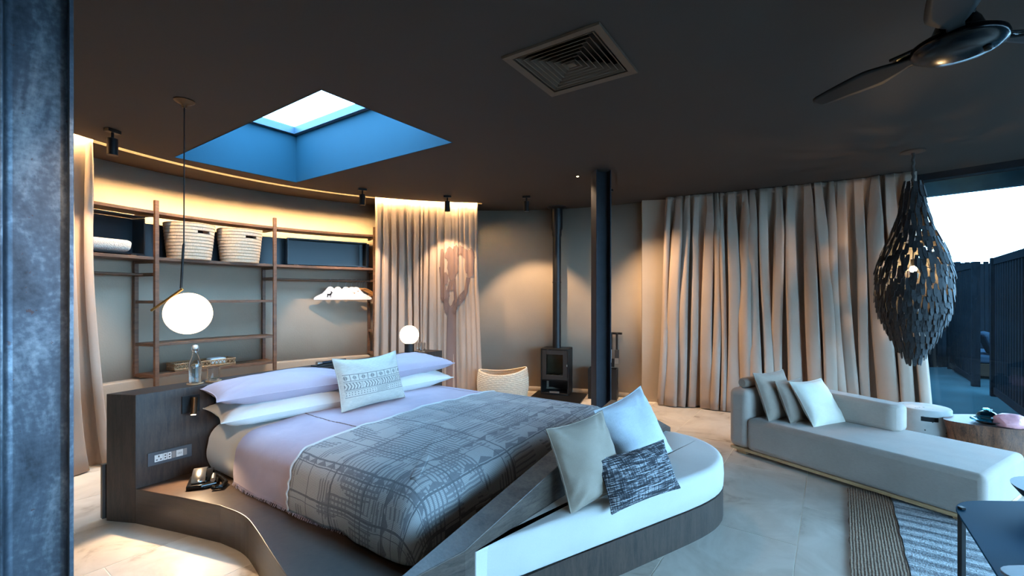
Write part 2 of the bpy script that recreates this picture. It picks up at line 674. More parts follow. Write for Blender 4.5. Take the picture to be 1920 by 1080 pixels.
# ---------------------------------------------------------------- terrace outside
TERR = plain('terrace_stone', lin(22, 36, 40), 0.9, 0, 0.25, 2, spec=0.0)
struct(obj('terrace_ground', MB().prism([(-60, -60), (80, -60), (80, 80), (-60, 80)], -0.4, -0.16), TERR))
struct(obj('terrace_floor', MB().prism([(4.6, 5.2), (7.0, 2.0), (14, 2.0), (14, 12), (5.0, 12)], -0.14, -0.02), TERR))
LATH = wood('weathered_lath', lin(5, 8, 10), lin(13, 18, 22), 0.95, (1, 1, 8), 6)
LATH.node_tree.nodes['Principled BSDF'].inputs['Specular IOR Level'].default_value = 0.0
fence = thing('lath_fence', 'dark fence of upright timber laths across the far terrace', 'fence', (9.6, 9.4, -0.02))
lm = None
for k in range(84):
    x = -4.2 + k * 0.1
    hgt = 2.18 + random.uniform(-0.03, 0.03)
    if lm is None:
        o = obj('lath', MB().box((0, 0, 1.09), (0.085, 0.03, 2.18)), LATH, fence)
        lm = o.data
    else:
        o = bpy.data.objects.new('lath', lm)
        COL.objects.link(o)
        o.parent = fence
    o.location = (x, random.uniform(-0.012, 0.012), 0)
    o.scale = (1, 1, hgt / 2.18)
    o.rotation_euler = (0, random.uniform(-0.008, 0.008), 0)
for z in (0.35, 1.7): obj('rail', MB().box((0, 0.05, z), (8.4, 0.05, 0.09)), LATH, fence)


def screen(a, b, n, label):
    a, b = Vector(a), Vector(b)
    t = thing('slatted_screen', label, 'screen', (a.x, a.y, -0.02), atan2(b.y - a.y, b.x - a.x), 'slatted screens on the terrace')
    L = (b - a).length
    me = None
    for k in range(n):
        x = 0.1 + (L - 0.2) * (k + 0.5) / n
        if me is None:
            o = obj('slat', MB().box((0, 0, 1.04), (0.09, 0.025, 1.92)), LATH, t)
            me = o.data
        else:
            o = bpy.data.objects.new('slat', me)
            COL.objects.link(o)
            o.parent = t
        o.location = (x, 0, 0)
    for x in (0.05, L - 0.05): obj('post', MB().box((x, 0, 1.02), (0.1, 0.1, 2.04)), LATH, t)
    for z in (0.09, 1.99): obj('rail', MB().box((L / 2, 0, z), (L - 0.2, 0.05, 0.1)), LATH, t)


screen((8.95, 9.2), (7.56, 7.34), 16, 'dark upright slatted screen standing further out on the terrace')
screen((7.15, 6.68), (5.7, 4.85), 15, 'dark upright slatted screen standing close outside the glass')
LOUNGEW = plain('dark_teak', lin(30, 26, 22), 0.9, spec=0.0)
LOUNGEF = plain('outdoor_canvas', lin(26, 38, 48), 0.95, spec=0.0)
lg = thing('outdoor_lounger', 'outdoor lounger with blue grey cushions seen between two dark screens', 'lounger', (9.02, 8.48, -0.02), radians(53))
obj('base', MB().box((0, 0, 0.16), (1.5, 0.8, 0.22)), LOUNGEW, lg, bevel=0.01)
obj('mattress', MB().box((0.0, 0, 0.35), (1.45, 0.76, 0.15)), LOUNGEF, lg, bevel=0.04, seg=3)
obj('back_cushion', MB().box((-0.45, 0.1, 0.62), (0.6, 0.14, 0.42), m=Matrix.Rotation(-0.35, 3, 'X')), LOUNGEF, lg, bevel=0.05, seg=3)
tag(obj('boundary_ridge', MB().prism([(-30, 40), (70, 30), (70, 42), (-30, 52)], -0.3, 3.2), plain('distant_rock', lin(40, 34, 32), 0.9)), 'pinkish low ridge far beyond the fence', 'hill')['kind'] = 'structure'

# ---------------------------------------------------------------- steel posts


def hbeam(name, c, nrm, w, d, tf, label, mat):
    n = Vector(nrm).normalized()
    ang = atan2(n.y, n.x) + pi / 2       # local -Y faces n
    t = thing(name, label, 'column', (c[0], c[1], 0), ang)
    o = obj('flange', MB().box((-w / 2 + tf / 2, 0, H / 2), (tf, d, H - 0.004)), mat, t, bevel=0.002)
    obj('flange', MB().box((w / 2 - tf / 2, 0, H / 2), (tf, d, H - 0.004)), mat, t, bevel=0.002)
    obj('web', MB().box((0, 0, H / 2), (w - 2 * tf, 0.009, H - 0.004)), mat, t)
    fl = MB()
    rr = 0.02
    for sx in (-1, 1):
        for sy in (-1, 1):
            prof = [(sx * (w / 2 - tf), sy * 0.0045)]
            for k in range(6):
                q = pi / 2 * k / 5
                prof.append((sx * (w / 2 - tf - rr + rr * sin(q)), sy * (0.0045 + rr - rr * cos(q))))
            fl.prism(prof, 0.002, H - 0.002)
    obj('root_fillet', fl, mat, t, smooth=50)


hbeam('steel_column', (-1.683, 1.597), (1.683, -1.597), 0.180, 0.17, 0.012, 'rusty blue steel column standing close by at the left edge', STEEL)
hbeam('steel_column', (0.949, 4.803), (0.16, -0.987), 0.165, 0.165, 0.012, 'dark slender steel column rising behind the foot of the bed', COLSTEEL)

# ---------------------------------------------------------------- curtains


def curtain(name, label, pts, z0, z1, folds, amp, seed, flare=(0, 0), ampfn=None, nz=16, per=12, inward=1, pool=0.0):
    rnd = random.Random(seed)
    P = [Vector(p) for p in pts]
    seg = [(P[i + 1] - P[i]).length for i in range(len(P) - 1)]
    L = sum(seg)

    def at(s):
        s = min(max(s, 0), 1) * L
        for i, q in enumerate(seg):
            if s <= q or i == len(seg) - 1: break
            s -= q
        d = (P[i + 1] - P[i]).normalized()
        # smooth normals between segments
        f = s / seg[i]
        dn = d
        if f < 0.5 and i > 0: dn = ((P[i] - P[i - 1]).normalized() * (0.5 - f) + d * (0.5 + f)).normalized()
        if f > 0.5 and i < len(seg) - 1: dn = ((P[i + 2] - P[i + 1]).normalized() * (f - 0.5) + d * (1.5 - f)).normalized()
        return P[i] + d * s, dn
    w = [rnd.uniform(0.5, 1.7) for _ in range(folds)]
    tot = sum(w)
    cum = [0]
    for q in w: cum.append(cum[-1] + q / tot)
    am = [rnd.uniform(0.5, 1.3) for _ in range(folds + 1)]
    drift = [rnd.uniform(-0.75, 0.75) for _ in range(folds + 1)]
    sway = [rnd.uniform(-1, 1) for _ in range(folds + 1)]

    def surf(s, z, off=0.0):
        k = 0
        while k < folds - 1 and s > cum[k + 1]: k += 1
        f = (s - cum[k]) / (cum[k + 1] - cum[k])
        ph = 2 * pi * f
        h = 1 - (z - z0) / (z1 - z0)           # 0 at top, 1 at the hem
        A = am[k] * (1 - f) + am[k + 1] * f
        D = drift[k] * (1 - f) + drift[k + 1] * f
        g = 0.30 + 0.55 * min(1, h / 0.18) + 0.25 * h
        if ampfn: g *= ampfn(s)
        p, d = at(s)
        n = Vector((-d.y, d.x)) * inward
        tp = max(0.0, 1 - h / 0.30)
        wv = cos(ph) + 0.25 * cos(2 * ph + 0.8 * sway[k]) * (1 - tp) + 0.55 * tp * cos(2 * ph + sway[k])
        y = -amp * A * g * (wv * 0.8) + amp * 0.15 * sin(9 * h + 5 * k)
        x = amp * (0.36 + 0.16 * sway[k]) * A * g * sin(2 * ph) + D * amp * h ** 0.8 + amp * 0.12 * sin(5 * h + 3 * sway[k])
        # pinched heading
        if h < 0.035: y *= 0.55 + 0.45 * h / 0.035
        fl = flare[0] * (1 - s) ** 2 * -1 + flare[1] * s ** 2
        q = p + d * (x + fl * h ** 1.5) + n * (y + off + pool * h ** 6)
        return Vector((q.x, q.y, z))
    t = thing(name, label, 'curtain', (0, 0, 0))
    b0 = surf(0.5, z0)
    t.location = (b0.x, b0.y, 0)
    mb = MB()
    mb.grid(lambda u, v: surf(u, z0 + (z1 - z0) * (1 - (1 - v) ** 1.25)), folds * per, nz, lambda u, v: (u * L, v * (z1 - z0)))
    obj('cloth', mb, CURT, t, loc=(-b0.x, -b0.y, 0), smooth=180, solid=0.004)
    hm = MB()
    hm.grid(lambda u, v: surf(u, z1 - 0.055 + 0.05 * v, -0.006), folds * 6, 1)
    obj('heading_tape', hm, CURT, t, loc=(-b0.x, -b0.y, 0), smooth=180, solid=0.003)
    return t, surf, L, (-b0.x, -b0.y, 0)


curtain('curtain', 'long heavy taupe curtain hanging in deep folds beside the window', [(2.06, 6.02), (2.74, 5.73), (3.29, 5.41), (3.87, 5.08), (4.27, 4.74)], 0.012, H - 0.004, 21, 0.115, 3, flare=(0.10, 0.16), nz=24, inward=-1)
arcp = [ring(117.3 - k * 23.6 / 14, 3.41) for k in range(15)]
tc_, tsurf, tL, toff = curtain('curtain', 'pale curtain with a stitched tree, between shelves and stove', arcp, 0.012, H + 0.10, 17, 0.050, 5, flare=(0.03, 0.05), ampfn=lambda s: 1.0 if s < 0.55 else max(0.22, 1.0 - (s - 0.55) * 5), nz=20, inward=-1)
arcl = [ring(181 - k * 14.6 / 8, 3.40) for k in range(9)]
curtain('curtain', 'pale curtain spotlit at left, half hidden by the near column', arcl, 0.01, H + 0.10, 5, 0.07, 9, flare=(0.05, 0.14), nz=24, inward=-1, pool=0.08)

# stitched tree on the middle curtain: coordinates in pixels of the motif, trunk foot at (845, 735)
TREEM = fabric('mauve_brown_satin', lin(126, 102, 94), 0.1, 500, 0.2, 0.6)
STITCH = plain('dark_thread', lin(84, 62, 56), 0.9)


def tmap(px, py, off=0.010):
    s = (px - 703) / 192.0
    z = 1.45 - (py - 556) / 845 * 6.32
    return tsurf(min(max(s, 0.01), 0.995), z, off)


def ribbon(mb, pts, n=10, off=0.010):
    """pts: (x, y, halfwidth)"""
    rows = []
    for i in range(len(pts) - 1):
        for k in range(n):
            f = k / n
            rows.append(tuple(pts[i][j] * (1 - f) + pts[i + 1][j] * f for j in range(3)))
    rows.append(pts[-1])

    def fn(u, v):
        i = min(int(u * (len(rows) - 1) + 1e-6), len(rows) - 1)
        x, y, w = rows[i]
        a, b = rows[max(i - 1, 0)], rows[min(i + 1, len(rows) - 1)]
        dx, dy = b[0] - a[0], b[1] - a[1]
        l = hypot(dx, dy) or 1
        k = (v - 0.5) * 2 * w
        return tmap(x - dy / l * k, y + dx / l * k, off)
    mb.grid(fn, len(rows) - 1, 4)


BR = [[(845, 735, 9.5), (845, 660, 8.5), (845, 600, 7.5), (847, 575, 8)],
      [(843, 590, 6), (836, 568, 5), (829, 558, 3), (829, 530, 3), (827, 500, 4)],
      [(848, 580, 6), (852, 562, 4), (850, 540, 3.2), (848, 522, 3)],
      [(850, 578, 6), (862, 562, 5.5), (872, 545, 4.5), (877, 520, 4)],
      [(838, 566, 3), (840, 545, 3), (844, 530, 2.5)]]
mb = MB()
for b in BR: ribbon(mb, b)
tr = obj('tree_motif', mb, TREEM, tc_, loc=toff, smooth=180)
tr['label'] = 'mauve brown trunk and branches stitched on'
rnd = random.Random(4)
mb = MB()


def blob(cx, cy, rx, ry, rag=0.18, off=0.012, n=22):
    rr = [1 + rnd.uniform(-rag, rag) for _ in range(n)]

    def fn(u, v):
        a = 2 * pi * u
        k = int(round(u * n)) % n
        return tmap(cx + rx * rr[k] * v * cos(a), cy + ry * rr[k] * v * sin(a), off)
    mb.grid(fn, n, 5)


for args in [(848, 495, 11, 27), (842, 478, 7, 15), (853, 472, 7, 14), (880, 496, 9, 26), (872, 475, 6, 12), (885, 478, 6, 13), (829, 493, 4, 24), (832, 545, 4, 16), (836, 522, 4, 12), (864, 468, 5, 9), (838, 552, 5, 9), (845, 535, 4, 10)]:
    blob(*args)
obj('leaf_crown', mb, TREEM, tc_, loc=toff, smooth=180)
mb = MB()
for b in BR:
    for sgn in (-1, 1):
        rows = []
        for i in range(len(b) - 1):
            n = max(2, int(hypot(b[i + 1][0] - b[i][0], b[i + 1][1] - b[i][1]) / 3.0))
            for k in range(n):
                f = k / n
                x, y, w = (b[i][j] * (1 - f) + b[i + 1][j] * f for j in range(3))
                p1, p2 = tmap(x + sgn * (w - 1), y, 0.0135), tmap(x + sgn * (w - 1), y - 1.6, 0.0135)
                mb.bar(p1, p2, 0.0035, 0.003)
o = obj('stitching', mb, STITCH, tc_, loc=toff)
o['kind'] = 'stuff'

# ---------------------------------------------------------------- shelving along the round wall
sh = thing('shelving_unit', 'curved walnut shelving with open ladder frames along the plaster wall', 'shelf', ring(147, 3.7, 0))
SO = tuple(-c for c in sh.location)
BAY = [175.6, 156.1, 136.9, 117.0, 98.0]
RF, RB = 3.58, 3.88
for i, a in enumerate(BAY):
    da = 0.4
    zb = 0.555 if i in (1, 2) else 0.62
    p = ring(a, RF)
    obj('front_post', MB().box((p[0], p[1], (2.41 + zb) / 2), (0.036, 0.036, 2.41 - zb), radians(a)), SHELFWOOD, sh, loc=SO, bevel=0.002)
    p = ring(a + da, RB)
    obj('rear_post', MB().box((p[0], p[1], (1.83 + 0.63) / 2), (0.036, 0.036, 1.83 - 0.63), radians(a)), SHELFWOOD, sh, loc=SO, bevel=0.002)
    for z in (2.27, 1.80, 1.67):
        obj('cross_bar', MB().bar(ring(a, RF - 0.0, z), ring(a + da, RB, z), 0.028, 0.034), SHELFWOOD, sh, loc=SO)
obj('top_board', arc_board(MB(), 98, 175.6, RF + 0.004, RB - 0.05, 2.275, 2.305, 60), SHELFWOOD, sh, loc=SO, bevel=0.002)
obj('shelf', arc_board(MB(), 98, 175.6, RF + 0.004, RB, 1.815, 1.845, 60), SHELFWOOD, sh, loc=SO, bevel=0.002)
for z in (1.395, 0.965, 0.650):
    obj('shelf', arc_board(MB(), 136.9, 156.1, RF + 0.006, RB, z - 0.014, z + 0.014, 20), SHELFWOOD, sh, loc=SO, bevel=0.002)
    obj('shelf', arc_board(MB(), 98, 117.0, RF + 0.006, RB, z - 0.014, z + 0.014, 20), SHELFWOOD, sh, loc=SO, bevel=0.002)
    for a in (156.1, 136.9, 117.0, 98.0):
        obj('cross_bar', MB().bar(ring(a, RF, z), ring(a + 0.4, RB, z), 0.028, 0.030), SHELFWOOD, sh, loc=SO)
for a0, a1 in ((175.6, 156.5), (136.9, 117.2)):
    obj('hanging_rail', MB().tube([ring(a0 + (a1 - a0) * k / 10, 3.76, 1.67) for k in range(11)], 0.014, 10), SHELFWOOD, sh, loc=SO, smooth=60)
NAVY = plain('black_lacquer', lin(22, 25, 30), 0.3, 0, 0.08, 3)
obj('back_panel', arc_board(MB(), 117.5, 158, RB - 0.06, RB - 0.05, 1.846, 2.20, 30), NAVY, sh, loc=SO)


def cubby(a0, a1, label, ztop):
    am = (a0 + a1) / 2
    t = thing('storage_cubby', label, 'box', ring(am, 3.72, 1.846), radians(am - 90), 'black open boxes on the shelf')
    W = 2 * 3.7 * sin(radians(abs(a1 - a0) / 2))
    hh = ztop - 1.85
    d = 0.17
    f = 0.012
    for n, c, s in (('bottom_panel', (0, 0, 0.02), (W, d, f)), ('top_panel', (0, 0, hh - f / 2), (W, d, f)), ('side_panel', (-W / 2 + f / 2, 0, hh / 2), (f, d, hh - 0.03)), ('side_panel', (W / 2 - f / 2, 0, hh / 2), (f, d, hh - 0.03)), ('back_panel', (0, d / 2 - f / 2, hh / 2), (W - 2 * f, f, hh - 0.03))):
        obj(n, MB().box(c, s), NAVY, t)
    for sx in (-1, 1): obj('foot', MB().box((sx * (W / 2 - 0.1), -0.06, 0.007), (0.05, 0.04, 0.013)), SHELFWOOD, t)
    return t


cubby(157.0, 171.5, 'black open box on the upper shelf holding the rolled towel', 2.245)
cubby(118.4, 134.0, 'black open box on the upper shelf above the hangers', 2.20)

# rolled towel
TOWEL = plain('towelling', lin(214, 200, 186), 0.95, 0, 0.12, 40, 0.8, 140, sheen=0.4)
mb = MB()


def towel(u, v):
    a = 2 * pi * v
    L = 0.40
    x = (u - 0.5) * L
    e = min(1, (0.5 - abs(u - 0.5)) * 2 / 0.16)
    r = sqrt(max(0.0, 1 - (1 - e) ** 2.2)) if e < 1 else 1.0
    r = 0.0 if u in (0, 1) else r
    k = 1 + 0.06 * sin(3 * a + 1) + 0.03 * sin(9 * x)
    sp = abs(sin(a)) ** 0.75 * (1 if sin(a) > 0 else -1)
    return (x + 0.01 * sin(a), 0.085 * cos(a) * r * k, 0.062 + 0.060 * sp * r)


mb.grid(towel, 24, 28)
tw = obj('rolled_towel', mb, TOWEL, loc=ring(162.0, 3.70, 1.874), rot=radians(162.0 - 90), smooth=60)
tag(tw, 'rolled cream towel lying in the black open shelf box', 'towel')

# woven baskets on the shelf
RAFF = plain('raffia', lin(212, 184, 156), 0.9, 0, 0.22, 30, 0.6, 120, (6, 6, 1))
RAFFD = plain('raffia_cord', lin(168, 128, 98), 0.9, 0, 0.2, 30)


def shelf_basket(a, label, rtop, rbot, h, hole):
    t = thing('woven_basket', label, 'basket', ring(a, 3.70, 1.846), radians(a - 90), 'woven baskets on the upper shelf')
    rows, n = 11, 56
    prof = []
    for i in range(rows):
        for f, e in ((0.0, 0.0), (0.12, 0.007), (0.85, 0.004), (0.97, -0.002)):
            z = (i + f) / rows * h
            prof.append((rbot + (rtop - rbot) * (z / h) ** 0.8 + e, z))
    prof.append((rtop, h))
    body = MB()
    hi = 8 * 4

    def skip(i, k): return hi <= i < hi + 3 and (k - hole) % n in (0, 1, 2, 3, 4)
    m2 = MB()
    m2.lathe(prof, n=n, skip=skip)
    m2.f.pop()                                     # open top
    obj('basket_body', m2, RAFF, t, smooth=35, solid=0.008)
    cords = MB()
    for i in range(1, rows):
        z = i / rows * h
        r = rbot + (rtop - rbot) * (z / h) ** 0.8 + 0.004
        if i == 9 or i == 8: continue
        cords.tube([(r * cos(2 * pi * k / 40), r * sin(2 * pi * k / 40), z) for k in range(41)], 0.0028, 5, False)
    o = obj('binding_cord', cords, RAFFD, t, smooth=60)
    obj('rim', MB().tube([(rtop * cos(2 * pi * k / 48), rtop * sin(2 * pi * k / 48), h) for k in range(49)], 0.009, 8, False), RAFFD, t, smooth=60)


shelf_basket(150.3, 'tall woven raffia basket, left one on the upper shelf', 0.225, 0.185, 0.375, 41)
shelf_basket(142.3, 'wider woven raffia basket, right one on the upper shelf', 0.225, 0.185, 0.375, 41)

# wicker tray
WICK = plain('wicker', lin(176, 136, 98), 0.8, 0, 0.2, 30)
ty = thing('wicker_tray', 'shallow rectangular wicker tray on the lowest shelf', 'tray', ring(148.2, 3.72, 0.665), radians(148.2 - 90))
Lx, Ly, hz = 0.60, 0.20, 0.075
for nm, c, s in (('base', (0, 0, 0.006), (Lx, Ly, 0.01)),):
    obj(nm, MB().box(c, s), WICK, ty)
for z in (0.018, hz): obj('rim', MB().tube([(-Lx / 2, -Ly / 2, z), (Lx / 2, -Ly / 2, z), (Lx / 2, Ly / 2, z), (-Lx / 2, Ly / 2, z), (-Lx / 2, -Ly / 2, z)], 0.007, 6), WICK, ty)
lat = MB()
for (p, q, n) in (((-Lx / 2, -Ly / 2), (Lx / 2, -Ly / 2), 15), ((-Lx / 2, Ly / 2), (Lx / 2, Ly / 2), 15), ((-Lx / 2, -Ly / 2), (-Lx / 2, Ly / 2), 6), ((Lx / 2, -Ly / 2), (Lx / 2, Ly / 2), 6)):
    for k in range(n):
        f0, f1 = k / n, (k + 1) / n
        A = (p[0] + (q[0] - p[0]) * f0, p[1] + (q[1] - p[1]) * f0)
        B = (p[0] + (q[0] - p[0]) * f1, p[1] + (q[1] - p[1]) * f1)
        lat.bar((*A, 0.018), (*B, hz), 0.0075, 0.006)
        lat.bar((*B, 0.018), (*A, hz), 0.0075, 0.006)
o = obj('lattice', lat, WICK, ty)
o['kind'] = 'stuff'
mb = MB()
mb.box((0.14, 0.0, 0.045), (0.16, 0.13, 0.065))
tag(obj('folded_cloth', mb, WHITEC, loc=ring(148.2, 3.72, 0.678), rot=radians(148.2 - 90), bevel=0.015, seg=3), 'folded pale cloth inside the wicker tray', 'cloth')

# clothes hangers
HW = wood('hanger_wood', lin(150, 100, 50), lin(190, 130, 70), 0.4, (6, 1, 1), 6)
HCOVER = fabric('white_padded_cover', lin(238, 226, 220), 0.04, 600, 0.15)


def hanger(padded):
    t = thing('clothes_hanger', 'x', 'hanger', (0, 0, 0), 0, 'hangers on the rail')
    hk = [(0.0, 0, -0.105), (0, 0, -0.05), (0, 0, -0.03)] + [(0.018 * cos(a), 0, 0.0 - 0.006 + 0.02 * sin(a)) for a in [radians(-70 + k * 32) for k in range(8)]]
    hk = [(0, 0, -0.09), (0, 0, -0.04)] + [(0.019 - 0.019 * cos(radians(a)) - 0.0 - 0.019, 0, 0.0 + 0.019 * sin(radians(a))) for a in ()] + [(0.004, 0, -0.026), (0.017, 0, -0.012), (0.019, 0, 0.006), (0.010, 0, 0.019), (-0.004, 0, 0.020), (-0.016, 0, 0.011)]
    obj('hook', MB().tube(hk, 0.0022, 6), CHROME, t, smooth=60)
    hw = 0.205
    if padded:
        top = [(-0.016, -0.082), (-0.032, -0.092), (-0.06, -0.128), (-0.10, -0.172), (-hw * 0.86, -0.212), (-hw, -0.232), (-hw - 0.006, -0.262)]
        out = top[::-1] + [(-x, z) for x, z in top]
        n = len(out)
        m = MB()
        for y in (-0.012, 0.012): m.add([(x, y, z) for x, z in out], [])
        for i in range(n - 1): m.f.append((i, i + 1, i + 1 + n, i + n))
        m.f.append((n - 1, 0, n, 2 * n - 1))
        m.f.append(tuple(range(n))[::-1])
        m.f.append(tuple(range(n, 2 * n)))
        obj('padded_cover', m, HCOVER, t, bevel=0.006, seg=2)
    else:
        m = MB()
        pts = [(-hw, 0, -0.205), (-0.12, 0, -0.16), (-0.04, 0, -0.115), (0, 0, -0.105), (0.04, 0, -0.115), (0.12, 0, -0.16), (hw, 0, -0.205)]
        m.tube(pts, [0.012, 0.011, 0.010, 0.012, 0.010, 0.011, 0.012], 8)
        m.tube([(-hw + 0.02, 0, -0.205), (hw - 0.02, 0, -0.205)], 0.007, 8)
        obj('wooden_frame', m, HW, t, smooth=50)
    return t


hp, hwd = hanger(True), hanger(False)
hl = ['white padded hanger with a black antelope emblem, frontmost on the rail', 'second white padded hanger, just behind the one with the emblem', 'third white padded hanger, middle of the five white ones', 'fourth white padded hanger along the rail', 'fifth white padded hanger, beside the wooden ones', 'bare wooden hanger next to the white padded ones', 'bare wooden hanger, middle of the three wooden ones', 'bare wooden hanger at the far end of the rail']
for k, a in enumerate([125.5, 124.0, 122.4, 121.2, 120.3, 119.7, 119.2, 118.6]):
    src = hp if k < 5 else hwd
    o = src if k in (0, 5) else dup(src)
    o.location = ring(a, 3.76, 1.666)
    o.rotation_euler = (0, 0, radians(14 + k * 1.5 + (10 if k > 4 else 0)))
    o['label'] = hl[k]
emb = [(-0.030, 0.0), (-0.026, 0.022), (-0.030, 0.030), (-0.024, 0.036), (0.002, 0.034), (0.012, 0.042), (0.020, 0.052), (0.019, 0.066), (0.014, 0.080), (0.022, 0.070), (0.026, 0.066), (0.030, 0.078), (0.030, 0.064), (0.036, 0.056), (0.044, 0.050), (0.043, 0.045), (0.032, 0.044), (0.028, 0.030), (0.022, 0.018), (0.024, -0.012), (0.019, -0.012), (0.016, 0.014), (0.010, 0.014), (0.009, -0.012), (0.004, -0.012), (0.004, 0.014), (-0.014, 0.014), (-0.016, 0.004), (-0.014, -0.012), (-0.019, -0.012), (-0.022, 0.004), (-0.025, -0.012), (-0.030, -0.012)]
m = MB()
m.add([(x * 1.0 - 0.01, -0.0145, z - 0.215) for x, z in emb], [tuple(range(len(emb)))])
o = obj('antelope_emblem', m, plain('emblem_black', lin(30, 26, 26), 0.8), hp, solid=0.001)
o['label'] = 'black antelope emblem'

# ---------------------------------------------------------------- the built-in bed
O_, DD, PP = Vector((-2.404, 2.878)), Vector((0.5526, 0.8334)), Vector((0.8334, -0.5526))


def bp(d, p): return O_ + DD * d + PP * p


A_, EE, NN = Vector((-0.191, 1.838)), Vector((0.628, 0.778)), Vector((0.778, -0.628))


def kp(a, n): return A_ + EE * a + NN * n


bed = thing('platform_bed', 'dark oak built-in bed with headboard, low platform and curved bench base', 'bed', (-0.6, 3.3, 0))
BO = (0.6, -3.3, 0)
hb = [(-2.404, 2.878), (-2.621, 2.912), tuple(bp(0.1, -0.235)), tuple(bp(2.85, -0.235)), tuple(bp(2.872, 0))]
obj('headboard', MB().prism(hb, 0.0, 0.82), DARKWOOD, bed, loc=BO, bevel=0.003)
obj('headboard_back', MB().prism([tuple(bp(-0.105, -0.225)), tuple(bp(-0.105, -0.26)), tuple(bp(2.8, -0.27)), tuple(bp(2.8, -0.237)), tuple(bp(0.1, -0.237))], 0.01, 0.36), DARKWOOD, bed, loc=BO)


def smooth_poly(pts, it=2):
    for _ in range(it):
        q = []
        n = len(pts)
        for i in range(n - 1):
            a, b = Vector(pts[i]), Vector(pts[i + 1])
            q += [tuple(a * 0.75 + b * 0.25), tuple(a * 0.25 + b * 0.75)]
        pts = [pts[0]] + q + [pts[-1]]
    return pts


edge = [tuple(bp(*q)) for q in ((0.0, 0.0), (0.10, 0.35), (0.19, 0.70), (0.215, 0.93), (0.17, 1.14), (0.11, 1.37), (0.03, 1.68), (-0.02, 1.92), (0.02, 2.15), (0.12, 2.27))]
edge = edge[:2] + smooth_poly(edge[2:], 2)
plat = edge + [tuple(kp(-0.35, -0.125)), tuple(kp(0, 0.0)), tuple(kp(2.3, 0.0)), tuple(kp(2.32, -0.35)), tuple(bp(2.95, 0.3)), tuple(bp(2.872, 0.0))]
obj('platform', MB().prism(plat, 0.0, 0.222), wood('dark_oak_platform', lin(48, 38, 32), lin(70, 55, 46), 0.32, (9, 9, 1), 3), bed, loc=BO, bevel=0.003)


def ztop(a): return 0.415 + 0.2065 * a if a < 1.55 else 0.735 - 0.43 * (a - 1.55)


br = MB()
fa = [0.0, 1.55, 2.365]
ba = [-0.351, 1.55, 2.365]
vs = []
for n, aa in ((0.0, fa), (-0.125, ba)):
    for a in aa:
        q = kp(a, n)
        vs += [(q.x, q.y, 0.0), (q.x, q.y, ztop(a))]
br.add(vs, [(0, 2, 3, 1), (2, 4, 5, 3), (6, 7, 9, 8), (8, 9, 11, 10), (1, 3, 9, 7), (3, 5, 11, 9), (0, 1, 7, 6), (4, 10, 11, 5), (0, 6, 8, 2), (2, 8, 10, 4)])
obj('backrest', br, wood('backrest_oak', lin(48, 38, 34), lin(98, 84, 74), 0.42, (6, 8, 1), 5), bed, loc=BO, bevel=0.003)
bench = [(-0.19, 1.886), (0.553, 2.338), (1.041, 2.641), (1.18, 2.735), (1.292, 2.83), (1.385, 2.95), (1.438, 3.08), (1.458, 3.21), (1.440, 3.34), (1.39, 3.46), (1.31, 3.55), tuple(kp(2.24, 0.004)), tuple(kp(0.06, 0.004))]
bench = [bench[0], bench[1]] + smooth_poly(bench[2:11], 1) + bench[11:]
obj('bench_base', MB().prism(bench, 0.0, 0.19), DARKWOOD, bed, loc=BO, smooth=30)

FR_, BK_ = bench[:-2], bench[-2:]
bcu = MB()
ring_n = len(bench)
prof = [(0.010, 0.193), (0.0, 0.203), (-0.004, 0.28), (0.0, 0.348)] + [(0.036 - 0.036 * cos(radians(q)), 0.348 + 0.036 * sin(radians(q))) for q in (18, 36, 54, 72, 90)] + [(0.052, 0.384)]
for ins, z in prof:
    for i_, p_ in enumerate(bench):
        v_ = Vector(p_)
        if i_ < len(FR_):
            a_, b_ = Vector(FR_[max(i_ - 1, 0)]), Vector(FR_[min(i_ + 1, len(FR_) - 1)])
            t_ = (b_ - a_).normalized()
            s_w = min(1.0, (v_ - Vector(bench[0])).length / 0.30 + 0.12)
            v_ = v_ + Vector((-t_.y, t_.x)) * ins * s_w
        bcu.v.append((v_.x, v_.y, z))
for k_ in range(len(prof) - 1):
    for i_ in range(ring_n):
        a_, b_ = k_ * ring_n + i_, k_ * ring_n + (i_ + 1) % ring_n
        bcu.f.append((a_, b_, b_ + ring_n, a_ + ring_n))
bcu.f.append(tuple(range(ring_n))[::-1])
bcu.f.append(tuple((len(prof) - 1) * ring_n + i_ for i_ in range(ring_n)))
bco = obj('bench_cushion', bcu, BENCHF, smooth=50)
tag(bco, 'long pale grey seat cushion on the curved bench base', 'cushion')

# bedding: layers draped over the mattress


def foot(d): return 2.055 + 0.075 * d


